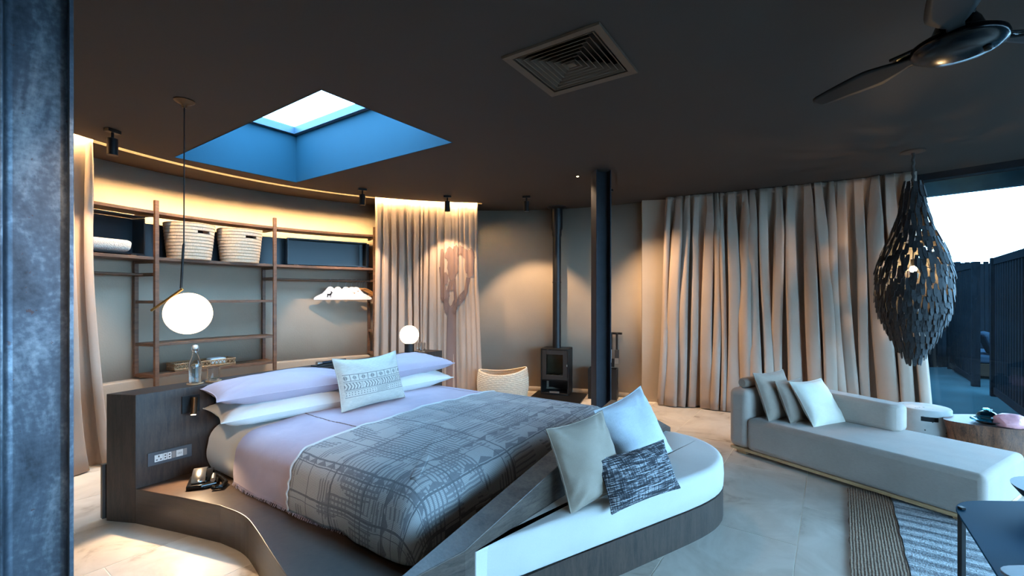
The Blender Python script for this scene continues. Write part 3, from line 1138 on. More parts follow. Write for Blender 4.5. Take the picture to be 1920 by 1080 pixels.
def drape(dl, dr, p0, zt, grow, zh, rad, seed, head_slant=0.0, hem_wave=0.0, crown=0.035, flare=0.035, bulge=-0.012):
    """cloth over a mattress: path left side - foot - right side, swept from hem to centre line"""
    rnd = random.Random(seed)
    dl, dr = dl - grow, dr + grow
    cr = 0.11
    path = []      # (d, p, nd, np)
    pf = lambda d: foot(d) + grow
    N1, N2 = 34, 44
    for k in range(N1):
        p = p0 + (pf(dl) - cr - p0) * k / (N1 - 1)
        path.append((dl, p, -1.0, 0.0))
    for k in range(1, 9):
        q = pi / 2 * k / 9
        path.append((dl + cr - cr * cos(q), pf(dl) - cr + cr * sin(q), -cos(q), sin(q)))
    for k in range(N2):
        d = dl + cr + (dr - dl - 2 * cr) * k / (N2 - 1)
        path.append((d, pf(d), 0.0, 1.0))
    for k in range(1, 9):
        q = pi / 2 * k / 9
        path.append((dr - cr + cr * sin(q), pf(dr) - cr + cr * cos(q), sin(q), cos(q)))
    for k in range(N1):
        p = pf(dr) - cr + (p0 + head_slant - pf(dr) + cr) * k / (N1 - 1)
        path.append((dr, p, 1.0, 0.0))
    n = len(path)
    dm = (dl + dr) / 2
    pm = max(p0 + 0.02, foot(dm) - 0.75)
    nv = 26
    ph = [rnd.uniform(0, 6.28) for _ in range(6)]

    def pt(i, v):
        d, p, nd, npp = path[i]
        s = i / (n - 1)
        wav = 0.010 * sin(23 * s + ph[0]) + 0.006 * sin(57 * s + ph[1])
        if v < 0.38:                      # hanging part
            f = v / 0.38
            z = zh + (zt - rad - zh) * f + (1 - f) * hem_wave * sin(90 * s + ph[2])
            o = flare * (1 - f) ** 2 * (0.4 + sin(17 * s + ph[3]) * 0.35) + wav * (1 - f) * (1 if flare > 0 else 0.2) + bulge * sin(pi * f)
            x = (d + nd * o, p + npp * o, z)
            un = (d + nd * (rad * 0.57 + (zt - rad - z)), p + npp * (rad * 0.57 + (zt - rad - z)))
        elif v < 0.62:
            q = (v - 0.38) / 0.24 * pi / 2
            o = -rad + rad * cos(q)
            z = zt - rad + rad * sin(q)
            x = (d + nd * o, p + npp * o, z)
            k = (1 - q / (pi / 2)) * rad * 0.57 * 1.0
            un = (d + nd * (k - rad * (q / (pi / 2))), p + npp * (k - rad * (q / (pi / 2))))
        else:
            f = (v - 0.62) / 0.38
            ed, ep = d - nd * rad, p - npp * rad
            td, tp = dm, min(max(ep, p0), pm) if abs(nd) > 0.5 else pm
            if abs(nd) > 0.5: tp = p0 + (ep - p0) * (pm - p0) / max(1e-3, (pf(d) - cr - p0)); tp = min(tp, pm)
            a, b = ed + (td - ed) * f, ep + (tp - ep) * f
            if head_slant and abs(nd) > 0.5: b = b
            wr = 0.006 * sin(9 * a + ph[4] + 3 * b) * sin(7 * b + ph[5]) + 0.003 * sin(31 * a + 11 * b) * sin(19 * b - 8 * a)
            z = zt + crown * (1 - (1 - f) ** 2) + wr * min(1, f * 4)
            x = (a, b, z)
            un = (a, b)
        w = bp(x[0], x[1])
        return (w.x, w.y, x[2]), un
    m = MB()
    m.grid(lambda u, v: pt(int(round(u * (n - 1))), v)[0], n - 1, nv, lambda u, v: pt(int(round(u * (n - 1))), v)[1])
    return m, path, pt, n


mt_ = thing('mattress', 'thick mattress in a white fitted sheet on the oak platform', 'mattress', (*bp(1.4, 1.1), 0.224))
MO = tuple(-c for c in mt_.location)
m, *_ = drape(0.40, 2.40, 0.04, 0.545, 0.0, 0.23, 0.13, 1, flare=-0.03, bulge=0.016)
obj('fitted_sheet', m, WHITEC, mt_, loc=MO, smooth=180)
corep = [tuple(bp(*q)) for q in ((0.44, 0.04), (0.44, 2.02), (2.36, 2.16), (2.36, 0.04))]
obj('core', MB().prism(corep, 0.226, 0.40), WHITEC, mt_, loc=MO)


def duvet_mat():
    mt, t, p = base('mauve_duvet')
    tc = t.nodes.new('ShaderNodeUVMap')
    sp = t.nodes.new('ShaderNodeSeparateXYZ')
    t.links.new(tc.outputs[0], sp.inputs[0])
    d, q = X(t, sp.outputs[0]), X(t, sp.outputs[1])
    wob = noise(t, coords(t), 40, 2) * 0.012
    ln = (d + wob).line(0.865, 0.006).mx((d + wob).line(2.22, 0.006))
    n = noise(t, coords(t), 4, 3)
    c = ramp(t, n, [(0.3, lin(176, 162, 178)), (0.7, lin(192, 178, 192))])
    t.links.new(mixc(t, ln, c, lin(98, 72, 66)), p.inputs['Base Color'])
    p.inputs['Roughness'].default_value = 0.9
    p.inputs['Specular IOR Level'].default_value = 0.15
    p.inputs['Sheen Weight'].default_value = 0.15
    bump(t, p, noise(t, coords(t, 'Object', (1, 1, 0.4)), 14, 3, 0.6, 0.4) + ln * 0.4, 0.25, 0.012)
    return mt


dv = thing('duvet', 'smooth mauve duvet covering the bed beneath the grey throw', 'duvet', (*bp(1.4, 1.2), 0.56))
DO = tuple(-c for c in dv.location)
m, path, pt, n = drape(0.40, 2.40, 0.47, 0.560, 0.022, 0.236, 0.15, 2, hem_wave=0.003, bulge=0.010, flare=0.02)
obj('cover', m, duvet_mat(), dv, loc=DO, smooth=180)
fr = MB()
rnd = random.Random(11)
for i in range(0, 35):
    for k in range(5):
        (x0, y0_, z0), _ = pt(i, 0.02)
        (x1, y1, _), _ = pt(min(i + 1, n - 1), 0.02)
        f = k / 5
        x, y = x0 + (x1 - x0) * f, y0_ + (y1 - y0_) * f
        fr.tube([(x, y, z0 + 0.006), (x - 0.004 - rnd.uniform(0, 0.008), y - rnd.uniform(0, 0.01), 0.228)], 0.0014, 4)
o = obj('fringe', fr, LAVC, dv, loc=DO)
o['kind'] = 'stuff'


def throw_mat():
    mt, t, p = base('patterned_throw')
    tc = t.nodes.new('ShaderNodeUVMap')
    sp = t.nodes.new('ShaderNodeSeparateXYZ')
    t.links.new(tc.outputs[0], sp.inputs[0])
    wob = noise(t, coords(t), 5, 2) * 0.03
    d, q = X(t, sp.outputs[0]) + wob, X(t, sp.outputs[1]) + wob
    # fine weave of bars across the cloth
    fine = ((d * 150.0).fr()).lt(0.45)
    fine2 = ((q * 120.0).fr()).lt(0.35)
    weave = fine * 0.55 + fine2 * 0.35
    # dark woven lines along and across
    ln = None
    for c, w in ((0.10, .007), (0.20, .004), (0.235, .010), (0.40, .006), (0.445, .012), (0.66, .008), (1.05, .006), (1.12, .012), (1.55, .006), (1.98, .010), (2.30, .007)):
        e = d.line(c, w * 0.5)
        ln = e if ln is None else ln.mx(e)
    for c, w in ((1.32, .006), (1.47, .005), (1.52, .012), (1.74, .005), (1.78, .010), (1.93, .006), (2.00, .005), (2.13, .010), (2.30, .005), (2.36, .006), (2.43, .004)):
        ln = ln.mx(q.line(c, w * 0.5))
    # zigzag bands
    tri = ((q * 13.0).fr() - 0.5).ab() * 2.0
    b1 = d.band(0.41, 0.445) * tri.gt((d - 0.41) / 0.035)
    tri2 = ((d * 8.0).fr() - 0.5).ab() * 2.0
    b2 = q.band(1.93, 1.97) * tri2.gt((q - 1.93) / 0.04)
    b5 = q.band(2.08, 2.12) * tri2.lt((q - 2.08) / 0.04)
    # checker border
    ck = ((d * 9.0).fl() + (q * 22.0).fl()) * 0.5
    b3 = q.band(2.30, 2.43) * ck.fr().lt(0.25) * 0.8
    # scattered blocks
    vo = t.nodes.new('ShaderNodeTexVoronoi')
    vo.distance = 'CHEBYCHEV'
    vo.inputs['Scale'].default_value = 9.0
    cv = t.nodes.new('ShaderNodeCombineXYZ')
    t.links.new((d * 0.8).s, cv.inputs[0])
    t.links.new((q * 1.6).s, cv.inputs[1])
    t.links.new(cv.outputs[0], vo.inputs['Vector'])
    sc = t.nodes.new('ShaderNodeSeparateColor')
    t.links.new(vo.outputs['Color'], sc.inputs[0])
    blk = X(t, sc.outputs[0]).gt(0.80) * (((q * 45.0).fr()).lt(0.5)) * 0.55
    # panels of close hatching between the lines
    vo2 = t.nodes.new('ShaderNodeTexVoronoi')
    vo2.distance = 'CHEBYCHEV'
    vo2.inputs['Scale'].default_value = 4.5
    cv2 = t.nodes.new('ShaderNodeCombineXYZ')
    t.links.new((d * 1.7 + 3.0).s, cv2.inputs[0])
    t.links.new((q * 0.9).s, cv2.inputs[1])
    t.links.new(cv2.outputs[0], vo2.inputs['Vector'])
    sc2 = t.nodes.new('ShaderNodeSeparateColor')
    t.links.new(vo2.outputs['Color'], sc2.inputs[0])
    pa, pb = X(t, sc2.outputs[0]).gt(0.55), X(t, sc2.outputs[1]).gt(0.6)
    hat = pa * ((d * 38.0).fr().lt(0.42)) * 0.62
    hat = hat.mx(pb * ((q * 34.0).fr().lt(0.35)) * 0.55)
    dark = (ln * 0.85).mx(b1 * 0.7).mx(b2 * 0.7).mx(b5 * 0.65).mx(b3).mx(blk).mx(hat)
    f = (weave * 0.62).mx(dark)
    f = f * (noise(t, coords(t), 90, 2) * 0.5 + 0.72)
    t.links.new(ramp(t, f, [(0.0, lin(192, 190, 188)), (0.4, lin(140, 140, 142)), (1.0, lin(96, 97, 103))]), p.inputs['Base Color'])
    p.inputs['Roughness'].default_value = 0.92
    p.inputs['Specular IOR Level'].default_value = 0.12
    p.inputs['Sheen Weight'].default_value = 0.1
    bump(t, p, weave - dark * 0.3 + noise(t, coords(t), 9, 3) * 1.2, 0.35, 0.006)
    return mt


th = thing('throw_blanket', 'grey woven throw with dark geometric pattern over the foot of the bed', 'blanket', (*bp(1.4, 1.6), 0.58))
HO = tuple(-c for c in th.location)
m, path, pt, n = drape(0.40, 2.40, 1.14, 0.572, 0.036, 0.240, 0.15, 3, hem_wave=0.004, bulge=0.012, flare=0.02)
obj('woven_cloth', m, throw_mat(), th, loc=HO, smooth=180, solid=0.004)
sel = MB()
hp_ = [pt(0, v / 60)[0] for v in range(61)] + [pt(n - 1, v / 60)[0] for v in range(60, -1, -1)]
hp_ = [(x - PP.x * 0.004 + PP.x * 0.006 * sin(i * 0.9), y - PP.y * 0.004 + PP.y * 0.006 * sin(i * 0.9), z + 0.004) for i, (x, y, z) in enumerate(hp_)]
sel.tube(hp_, 0.0075, 6)
o = obj('selvedge', sel, fabric('throw_edge', lin(205, 205, 205), 0.1, 300), th, loc=HO, smooth=60)


# ---------------------------------------------------------------- pillows and cushions
def pillow_mesh(w, h, t, seed, pinch=0.07, ex=2.6, wr=0.016, nu=30, nv=22, sag=0.0):
    rnd = random.Random(seed)
    ph = [rnd.uniform(0, 6.28) for _ in range(10)]
    m = MB()

    def side(sgn):
        def fn(u, v):
            a, b = u * 2 - 1, v * 2 - 1
            x = w / 2 * a * (1 - pinch * (1 - b * b) * abs(a) ** 3)
            y = h / 2 * b * (1 - pinch * 1.2 * (1 - a * a) * abs(b) ** 3)
            q = max(0, (1 - abs(a) ** ex) * (1 - abs(b) ** ex))
            z = t / 2 * q ** 0.55
            edge = 1 - max(abs(a), abs(b))
            k = min(1, edge * 5)
            cr = abs(a * b) ** 1.5
            z += (wr * k * (0.5 * sin(5 * a + ph[0] + 2 * b) * sin(4 * b + ph[1]) + cr * 0.9 * sin(16 * (a - b * (1 if a * b > 0 else -1)) + ph[2]) + 0.22 * sin(19 * b + 7 * a + ph[3]) * (1 - k * 0.5)))
            y -= sag * (1 - a * a) * (b + 1) / 2 * h
            return (x, y, sgn * z)
        return fn
    m.grid(side(1), nu, nv, lambda u, v: (u, v))
    m.grid(side(-1), nu, nv, lambda u, v: (u, v), flip=True)
    return m


def pillow(name, label, cat, mat, w, h, t, origin, xd, yd, seed, group=None, piping=None, **k):
    o = obj(name, pillow_mesh(w, h, t, seed, **k), mat, smooth=180)
    orient(o, origin, xd, yd)
    tag(o, label, cat, group)
    # flat seam along the rim
    sm = MB()
    pts = []
    pinch = k.get('pinch', 0.07)
    for a, b in [(-1 + i / 12, -1) for i in range(24)] + [(1, -1 + i / 12) for i in range(24)] + [(1 - i / 12, 1) for i in range(24)] + [(-1, 1 - i / 12) for i in range(25)]:
        x = w / 2 * a * (1 - pinch * (1 - b * b) * abs(a) ** 3)
        y = h / 2 * b * (1 - pinch * 1.2 * (1 - a * a) * abs(b) ** 3)
        y -= k.get('sag', 0.0) * (1 - a * a) * (b + 1) / 2 * h
        pts.append((x, y, 0))
    sm.tube(pts, 0.004, 6, False)
    obj('seam', sm, piping or mat, o, smooth=60)
    return o


D3, P3 = Vector((DD.x, DD.y, 0)), Vector((PP.x, PP.y, 0))
UP = Vector((0, 0, 1))


def b3(d, p, z):
    q = bp(d, p)
    return Vector((q.x, q.y, z))


til = radians(9)
yd = (-P3 * cos(til) + UP * sin(til))
gp = 'sleeping pillows'
DL = D3 * 0.988 + P3 * 0.156
yd = (-P3 * 0.988 + D3 * 0.156) * cos(radians(3)) + UP * sin(radians(3))
DR = D3 * 0.995 + P3 * 0.07
ydr = (-P3 * 0.995 + D3 * 0.07) * cos(radians(4)) + UP * sin(radians(4))
pillow('bed_pillow', 'white pillow at the left, under a mauve one', 'pillow', WHITEC, 1.00, 0.46, 0.19, b3(0.84, 0.285, 0.645), DL, yd, 21, gp, pinch=0.07)
pillow('bed_pillow', 'white pillow at the right, under a mauve one', 'pillow', WHITEC, 0.98, 0.46, 0.19, b3(1.95, 0.30, 0.645), DR, ydr, 22, gp, pinch=0.07)
pillow('bed_pillow', 'mauve pillow on top at the left end of the headboard', 'pillow', LAVC, 1.02, 0.46, 0.19, b3(0.83, 0.275, 0.785), DL, yd, 23, gp, pinch=0.07)
pillow('bed_pillow', 'mauve pillow on top at the lamp end of the headboard', 'pillow', LAVC, 1.00, 0.46, 0.19, b3(1.97, 0.29, 0.785), DR, ydr, 24, gp, pinch=0.07)


def print_mat():
    mt, t, p = base('printed_linen')
    tc = t.nodes.new('ShaderNodeUVMap')
    sp = t.nodes.new('ShaderNodeSeparateXYZ')
    t.links.new(tc.outputs[0], sp.inputs[0])
    u, v = X(t, sp.outputs[0]), X(t, sp.outputs[1])
    m = v.line(0.66, 0.006).mx(v.line(0.53, 0.006)).mx(v.line(0.50, 0.004)).mx(v.line(0.37, 0.006)).mx(v.line(0.345, 0.004)).mx(v.line(0.23, 0.005))
    # top row: boxes with marks
    bx = (u * 8.0).fr()
    r1 = v.band(0.53, 0.66) * (bx.lt(0.08).mx(((bx - 0.54).ab() * 1.0 + (v - 0.595).ab() * 6.0).lt(0.30) * ((u * 40.0).fr().lt(0.5)).mx((v * 60.0).fr().lt(0.4))))
    # chevrons
    ch = ((u * 24.0 + (v - 0.435).ab() * 9.0).fr()).lt(0.38)
    r2 = v.band(0.375, 0.495) * ch
    dm = ((u - 0.28).ab() + (v - 0.435).ab() * 0.6).lt(0.035).mx(((u - 0.55).ab() + (v - 0.435).ab() * 0.6).lt(0.035)).mx(((u - 0.8).ab() + (v - 0.435).ab() * 0.6).lt(0.035))
    r2 = r2 * dm.inv() + dm * v.band(0.375, 0.495) * ((u * 60.0).fr().lt(0.3))
    # dots and a hatched block
    du, dv_ = (u * 26.0).fr() - 0.5, (v * 24.0).fr() - 0.5
    dots = (du * du + dv_ * dv_).lt(0.05)
    r3 = v.band(0.24, 0.335) * (dots * u.band(0.47, 0.66).inv() + u.band(0.47, 0.66) * ((u * 70.0).fr()).lt(0.4))
    f = m.mx(r1).mx(r2).mx(r3) * u.band(0.04, 0.965)
    n = noise(t, coords(t, 'Object', (1, 9, 1)), 40, 2)
    c = ramp(t, n, [(0.3, lin(196, 190, 180)), (0.7, lin(216, 210, 200))])
    t.links.new(mixc(t, f * 0.75, c, lin(86, 84, 90)), p.inputs['Base Color'])
    p.inputs['Roughness'].default_value = 0.92
    p.inputs['Specular IOR Level'].default_value = 0.12
    bump(t, p, n, 0.2, 0.002)
    return mt


til = radians(73)
pillow('lumbar_cushion', 'cream printed lumbar cushion leaning on the bed pillows', 'cushion', print_mat(), 0.62, 0.40, 0.15, b3(1.31, 0.66, 0.79), D3, (-P3 * cos(til) + UP * sin(til)), 31, pinch=0.05, sag=0.06)


def tweed_mat():
    mt, t, p = base('dark_tweed')
    a = noise(t, coords(t, 'Object', (2.0, 40.0, 2.0)), 6, 3, 0.7)
    b = noise(t, coords(t, 'Object', (40.0, 3.0, 3.0)), 5, 2, 0.6)
    f = a * 0.7 + b * 0.3
    t.links.new(ramp(t, f, [(0.40, lin(26, 27, 32)), (0.52, lin(60, 62, 70)), (0.60, lin(190, 190, 194))]), p.inputs['Base Color'])
    p.inputs['Roughness'].default_value = 0.95
    bump(t, p, f, 0.5, 0.004)
    return mt


E3, N3 = Vector((EE.x, EE.y, 0)), Vector((NN.x, NN.y, 0))


def k3(a, n, z):
    q = kp(a, n)
    return Vector((q.x, q.y, z))


def lean(deg): return (-N3 * cos(radians(deg)) + UP * sin(radians(deg)))


gb = 'scatter cushions on the bench'
pillow('scatter_cushion', 'plain beige square cushion on the bench, nearest the bed foot', 'cushion', BEIGEC, 0.40, 0.42, 0.15, k3(0.79, 0.12, 0.592), E3 * 0.95 + N3 * 0.30 + UP * 0.10, lean(70) + E3 * 0.1, 41, gb, wr=0.022)
pillow('scatter_cushion', 'pale blue grey square cushion on the bench, behind the dark one', 'cushion', GREYBLUEC, 0.47, 0.45, 0.15, k3(1.38, 0.12, 0.60), E3 * 0.95 + N3 * 0.22 + UP * 0.20, lean(66) + E3 * 0.05, 42, gb, wr=0.018)
pillow('scatter_cushion', 'dark tweed oblong cushion at the front on the bench', 'cushion', tweed_mat(), 0.50, 0.26, 0.13, k3(0.99, 0.32, 0.500), E3 * 0.93 + N3 * 0.36 + UP * 0.05, lean(64), 43, gb)

# ---------------------------------------------------------------- things on the headboard
HBZ = 0.8205


def coaster(d, p, label):
    q = bp(d, p)
    o = obj('coaster', MB().lathe([(0.052, 0), (0.052, 0.005)], n=28), plain('coaster_card', lin(190, 160, 124), 0.8), loc=(q.x, q.y, HBZ))
    return tag(o, label, 'coaster', 'coasters')


def tumbler(d, p, label, z=HBZ + 0.0055, r=0.041, h=0.10):
    q = bp(d, p)
    t = thing('glass_tumbler', label, 'glass', (q.x, q.y, z), 0, 'drinking glasses')
    obj('glass_body', MB().lathe([(0.001, 0), (r * 0.86, 0), (r * 0.9, 0.004), (r, 0.04), (r, h), (r - 0.0025, h), (r - 0.003, 0.04), (r * 0.82, 0.014), (0.001, 0.012)], n=28), GLASS, t, smooth=40)
    return t


coaster(0.379, -0.115, 'round tan coaster under the clear bottle')
coaster(0.500, -0.115, 'round tan coaster under the left glass tumbler')
q = bp(0.379, -0.115)
bt = thing('water_bottle', 'clear swing top water bottle on the headboard', 'bottle', (q.x, q.y, HBZ + 0.0055))
obj('glass_body', MB().lathe([(0.001, 0.0), (0.036, 0.0), (0.040, 0.006), (0.040, 0.125), (0.036, 0.15), (0.018, 0.205), (0.0145, 0.225), (0.0145, 0.243), (0.011, 0.243), (0.011, 0.222), (0.015, 0.203), (0.0325, 0.148), (0.0365, 0.124), (0.0365, 0.010), (0.001, 0.008)], n=30), GLASS, bt, smooth=40)
obj('water', MB().lathe([(0.001, 0.0095), (0.0355, 0.0115), (0.0355, 0.118), (0.001, 0.118)], n=28), glass('water', (0.97, 0.99, 1.0), 0, 1.33), bt, smooth=40)
obj('stopper', MB().lathe([(0.001, 0.238), (0.010, 0.240), (0.016, 0.250), (0.017, 0.262), (0.012, 0.272), (0.001, 0.275)], n=20), plain('white_porcelain', lin(230, 226, 220), 0.25), bt, smooth=50)
wire = MB()
for sx in (-1, 1): wire.tube([(sx * 0.016, 0, 0.225), (sx * 0.026, 0, 0.24), (sx * 0.024, 0, 0.265), (sx * 0.012, 0, 0.274)], 0.0016, 6)
wire.tube([(0.016 * cos(a * pi / 8), 0.016 * sin(a * pi / 8), 0.225) for a in range(17)], 0.0016, 6, False)
obj('swing_wire', wire, CHROME, bt, smooth=60)
tumbler(0.500, -0.115, 'glass tumbler on a coaster beside the water bottle')
tumbler(2.60, -0.06, 'front glass tumbler beside the globe table lamp')
tumbler(2.66, -0.165, 'rear glass tumbler beside the globe table lamp')
q = bp(1.48, -0.10)
tag(obj('slim_tray', MB().box((0, 0, 0.005), (0.34, 0.12, 0.01)), BLACKM, loc=(q.x, q.y, HBZ), rot=atan2(DD.y, DD.x), bevel=0.002), 'flat black tray on top of the headboard', 'tray')
tc2 = thing('torch', 'dark metal torch lying on the flat black tray', 'torch', (q.x, q.y, HBZ + 0.0285), atan2(DD.y, DD.x))
obj('barrel', MB().tube([(-0.10, 0, 0), (0.15, 0, 0)], 0.013, 14), plain('dark_blue_metal', lin(60, 66, 76), 0.35, 0.8), tc2, smooth=60)
obj('torch_head', MB().tube([(-0.10, 0, 0), (-0.12, 0, 0), (-0.15, 0, 0)], [0.013, 0.018, 0.018], 14), CHROME, tc2, smooth=60)

q = bp(2.435, -0.085)
tl = thing('table_lamp', 'small table lamp with glowing white globe on a black drum', 'lamp', (q.x, q.y, HBZ))
obj('base', MB().lathe([(0.050, 0), (0.050, 0.115), (0.040, 0.118)], n=32), BLACKM, tl, smooth=40)
gl = [(0.104 * sin(radians(a)), 0.208 - 0.104 * cos(radians(a))) for a in range(12, 181, 8)]
gl[-1] = (0.0005, gl[-1][1])
obj('globe', MB().lathe(gl, n=36), emit('small_globe_glow', (1.0, 0.74, 0.44), 6.0), tl, smooth=180)

# reading lights on the headboard face
HBA = atan2(DD.y, DD.x)


def reading_light(d, label):
    q = bp(d, 0.001)
    t = thing('reading_light', label, 'lamp', (q.x, q.y, 0.706), HBA, 'reading lights')
    obj('wall_plate', MB().box((0, -0.006, 0), (0.108, 0.012, 0.118)), BLACK, t, bevel=0.002)
    ax = Vector((-0.02, -0.035, -0.10)).normalized()
    top = Vector((0.008, -0.045, 0.045))
    obj('arm', MB().tube([(0.008, -0.012, 0.03), (0.008, -0.045, 0.03)], 0.008, 10), BRONZE, t)
    obj('tube_head', MB().tube([top, top + ax * 0.115], 0.0185, 18), BRONZE, t, smooth=50)
    e = top + ax * 0.1155
    lens = MB().tube([e, e + ax * 0.001], 0.015, 16)
    obj('lens', lens, emit('reading_lens', (1.0, 0.72, 0.40), 14.0), t)
    M = Matrix.Translation(t.location) @ Matrix.Rotation(HBA, 4, 'Z')
    return M @ (e + ax * 0.004), (M.to_3x3() @ ax)


lp, la = reading_light(0.305, 'slim tube reading light on the headboard above the sockets')
spot('reading_beam', lp, lp + Vector((0.20, -0.62, -0.62)), 75, 84, 0.4, 0.012)
# socket strip
q = bp(0.185, 0.001)
so = thing('socket_panel', 'grey socket strip on the headboard below the reading light', 'socket', (q.x, q.y, 0.386), HBA)
obj('plate', MB().box((0, -0.005, 0), (0.25, 0.010, 0.085)), plain('slate_plastic', lin(74, 80, 88), 0.5), so, bevel=0.002)
WP_ = plain('white_plastic', lin(226, 224, 222), 0.4)
GP_ = plain('grey_plastic', lin(150, 142, 138), 0.4)
for nm, x, w, mt in (('mains_socket', -0.066, 0.046, WP_), ('two_pin_socket', -0.0305, 0.022, WP_), ('two_pin_socket', -0.0065, 0.022, WP_), ('blank_module', 0.018, 0.022, GP_), ('data_socket', 0.052, 0.040, WP_), ('blank_module', 0.0845, 0.020, GP_)):
    s_ = obj(nm, MB().box((x, -0.0115, 0), (w, 0.003, 0.045)), mt, so, bevel=0.001)
    hole = MB()
    if nm == 'mains_socket':
        for hx, hz_, hw, hh in ((0, 0.011, 0.006, 0.012), (-0.011, -0.010, 0.010, 0.006), (0.011, -0.010, 0.010, 0.006)): hole.box((x + hx, -0.0132, hz_), (hw, 0.001, hh))
    elif nm == 'two_pin_socket':
        for hz_ in (0.009, -0.009): hole.box((x, -0.0132, hz_), (0.009, 0.001, 0.007))
    elif nm == 'data_socket':
        for hx in (-0.006, 0.006):
            for sx, sz, bx, bz in ((0, 0.005, 0.009, 0.001), (0, -0.005, 0.009, 0.001), (-0.004, 0, 0.001, 0.010), (0.004, 0, 0.001, 0.010)): hole.box((x + hx + sx, -0.0132, sz), (bx, 0.001, bz))
    if hole.v: obj('holes', hole, plain('hole_black', lin(30, 24, 22), 0.8), s_)

# telephone on the platform
ph_ = thing('telephone', 'black desk telephone with arched steel top on the bed platform', 'telephone', (-2.03, 2.97, 0.2225), radians(-62))
PB = plain('piano_black', lin(14, 13, 13), 0.12, 0, 0.1)
body = MB()
body.prism([(-0.10, -0.085), (0.10, -0.085), (0.12, 0.0), (0.10, 0.085), (-0.10, 0.085), (-0.115, 0.0)], 0.0, 0.028)
obj('phone_base', body, PB, ph_, bevel=0.008, seg=3)
arch = MB()


def archf(u, v):
    a = pi * (0.08 + 0.84 * u)
    return (-0.02 + 0.105 * -cos(a), -0.06 + 0.075 * v, 0.012 + 0.075 * sin(a))


arch.grid(archf, 18, 1)
obj('steel_arch', arch, CHROME, ph_, smooth=180, solid=0.006)
arch2 = MB()
arch2.grid(lambda u, v: (-0.02 + 0.085 * -cos(pi * (0.08 + 0.84 * u)), -0.055 + 0.105 * v, 0.006 + 0.068 * sin(pi * (0.08 + 0.84 * u))), 16, 1)
obj('cradle', arch2, PB, ph_, smooth=180, solid=0.012)
obj('handset', MB().tube([(0.02, 0.055, 0.05), (0.06, 0.058, 0.045), (0.095, 0.058, 0.042)], 0.014, 12), CHROME, ph_, smooth=50)
obj('receiver_loop', MB().tube([(-0.06, 0.05, 0.03), (0.02, 0.10, 0.022), (0.10, 0.13, 0.018), (0.17, 0.11, 0.016), (0.16, 0.06, 0.016)], 0.013, 10), PB, ph_, smooth=60)
obj('cord', MB().tube([(-0.08, -0.02, 0.02), (-0.15, -0.01, 0.008), (-0.20, 0.04, 0.008), (-0.19, 0.08, 0.03)], 0.0045, 8), plain('grey_cord', lin(150, 150, 150), 0.5), ph_, smooth=60)

# ---------------------------------------------------------------- pendant over the left bedside
pd = thing('pendant_lamp', 'glowing white globe pendant with slanted brass arm beside the bed', 'lamp', (-2.225, 3.06, 0))
zc = 1.335
obj('canopy', MB().lathe([(0.012, H - 0.05), (0.018, H - 0.03), (0.045, H - 0.018), (0.062, H - 0.006), (0.062, H - 0.001)], n=32), BRONZE, pd, smooth=50)
obj('cord', MB().tube([(0, 0, H - 0.04), (-0.003, 0, 1.80)], 0.004, 8), BLACKM, pd)
obj('rod', MB().tube([(-0.003, 0, 1.81), (-0.006, 0, 1.79), (-0.022, 0, 1.505)], [0.006, 0.008, 0.008], 10), BLACKM, pd, smooth=50)
obj('arm', MB().bar((-0.010, 0, 1.503), (-0.225, 0, 1.353), 0.014, 0.014), BRASS, pd, bevel=0.002)
R_ = 0.140
gl = [(R_ * sin(radians(a)), R_ - R_ * cos(radians(a))) for a in range(0, 181, 6)]
gl[0], gl[-1] = (0.0005, 0), (0.0005, 2 * R_)
obj('globe', MB().lathe(gl, (0.027, 0.0, zc - R_), 40), emit('globe_glow', (1.0, 0.74, 0.44), 5.0), pd, smooth=180)

# ---------------------------------------------------------------- ceiling spots


def ceiling_spot(a, label, r=2.95):
    x, y = ring(a, r)
    t = thing('ceiling_spot', label, 'spotlight', (x, y, H), radians(a), 'black ceiling spotlights')
    obj('mount', MB().box((0, 0, -0.014), (0.05, 0.10, 0.026)), BLACK, t, bevel=0.002)
    obj('stem', MB().tube([(0, 0, -0.026), (0, 0, -0.085)], 0.010, 10), BLACK, t)
    obj('lamp_head', MB().lathe([(0.030, -0.205), (0.036, -0.205), (0.036, -0.075), (0.030, -0.072)], n=24), BLACK, t, smooth=40)
    return (x, y, H - 0.215)


spots = []
for a, lab in ((169.5, 'black ceiling spotlight in front of the left curtain'), (122, 'black ceiling spotlight above the clothes hangers'), (101.2, 'black ceiling spotlight before the tree curtain'), (80.8, 'black ceiling spotlight left of the stove pipe'), (59.8, 'black ceiling spotlight half hidden behind the slender column')):
    spots.append(ceiling_spot(a, lab))
spot('spot_beam', spots[0], ring(172, 3.5, 1.0), 150, 70, 0.5)
spot('spot_beam', spots[1], ring(121, 3.75, 0.6), 130, 66, 0.35)
spot('spot_beam', spots[2], ring(99, 3.5, 1.2), 120, 72, 0.45)
spot('spot_beam', spots[3], ring(80, 3.9, 0.35), 150, 78, 0.45)
spot('spot_beam', spots[4], (2.25, 5.75, 0.75), 240, 100, 0.95)

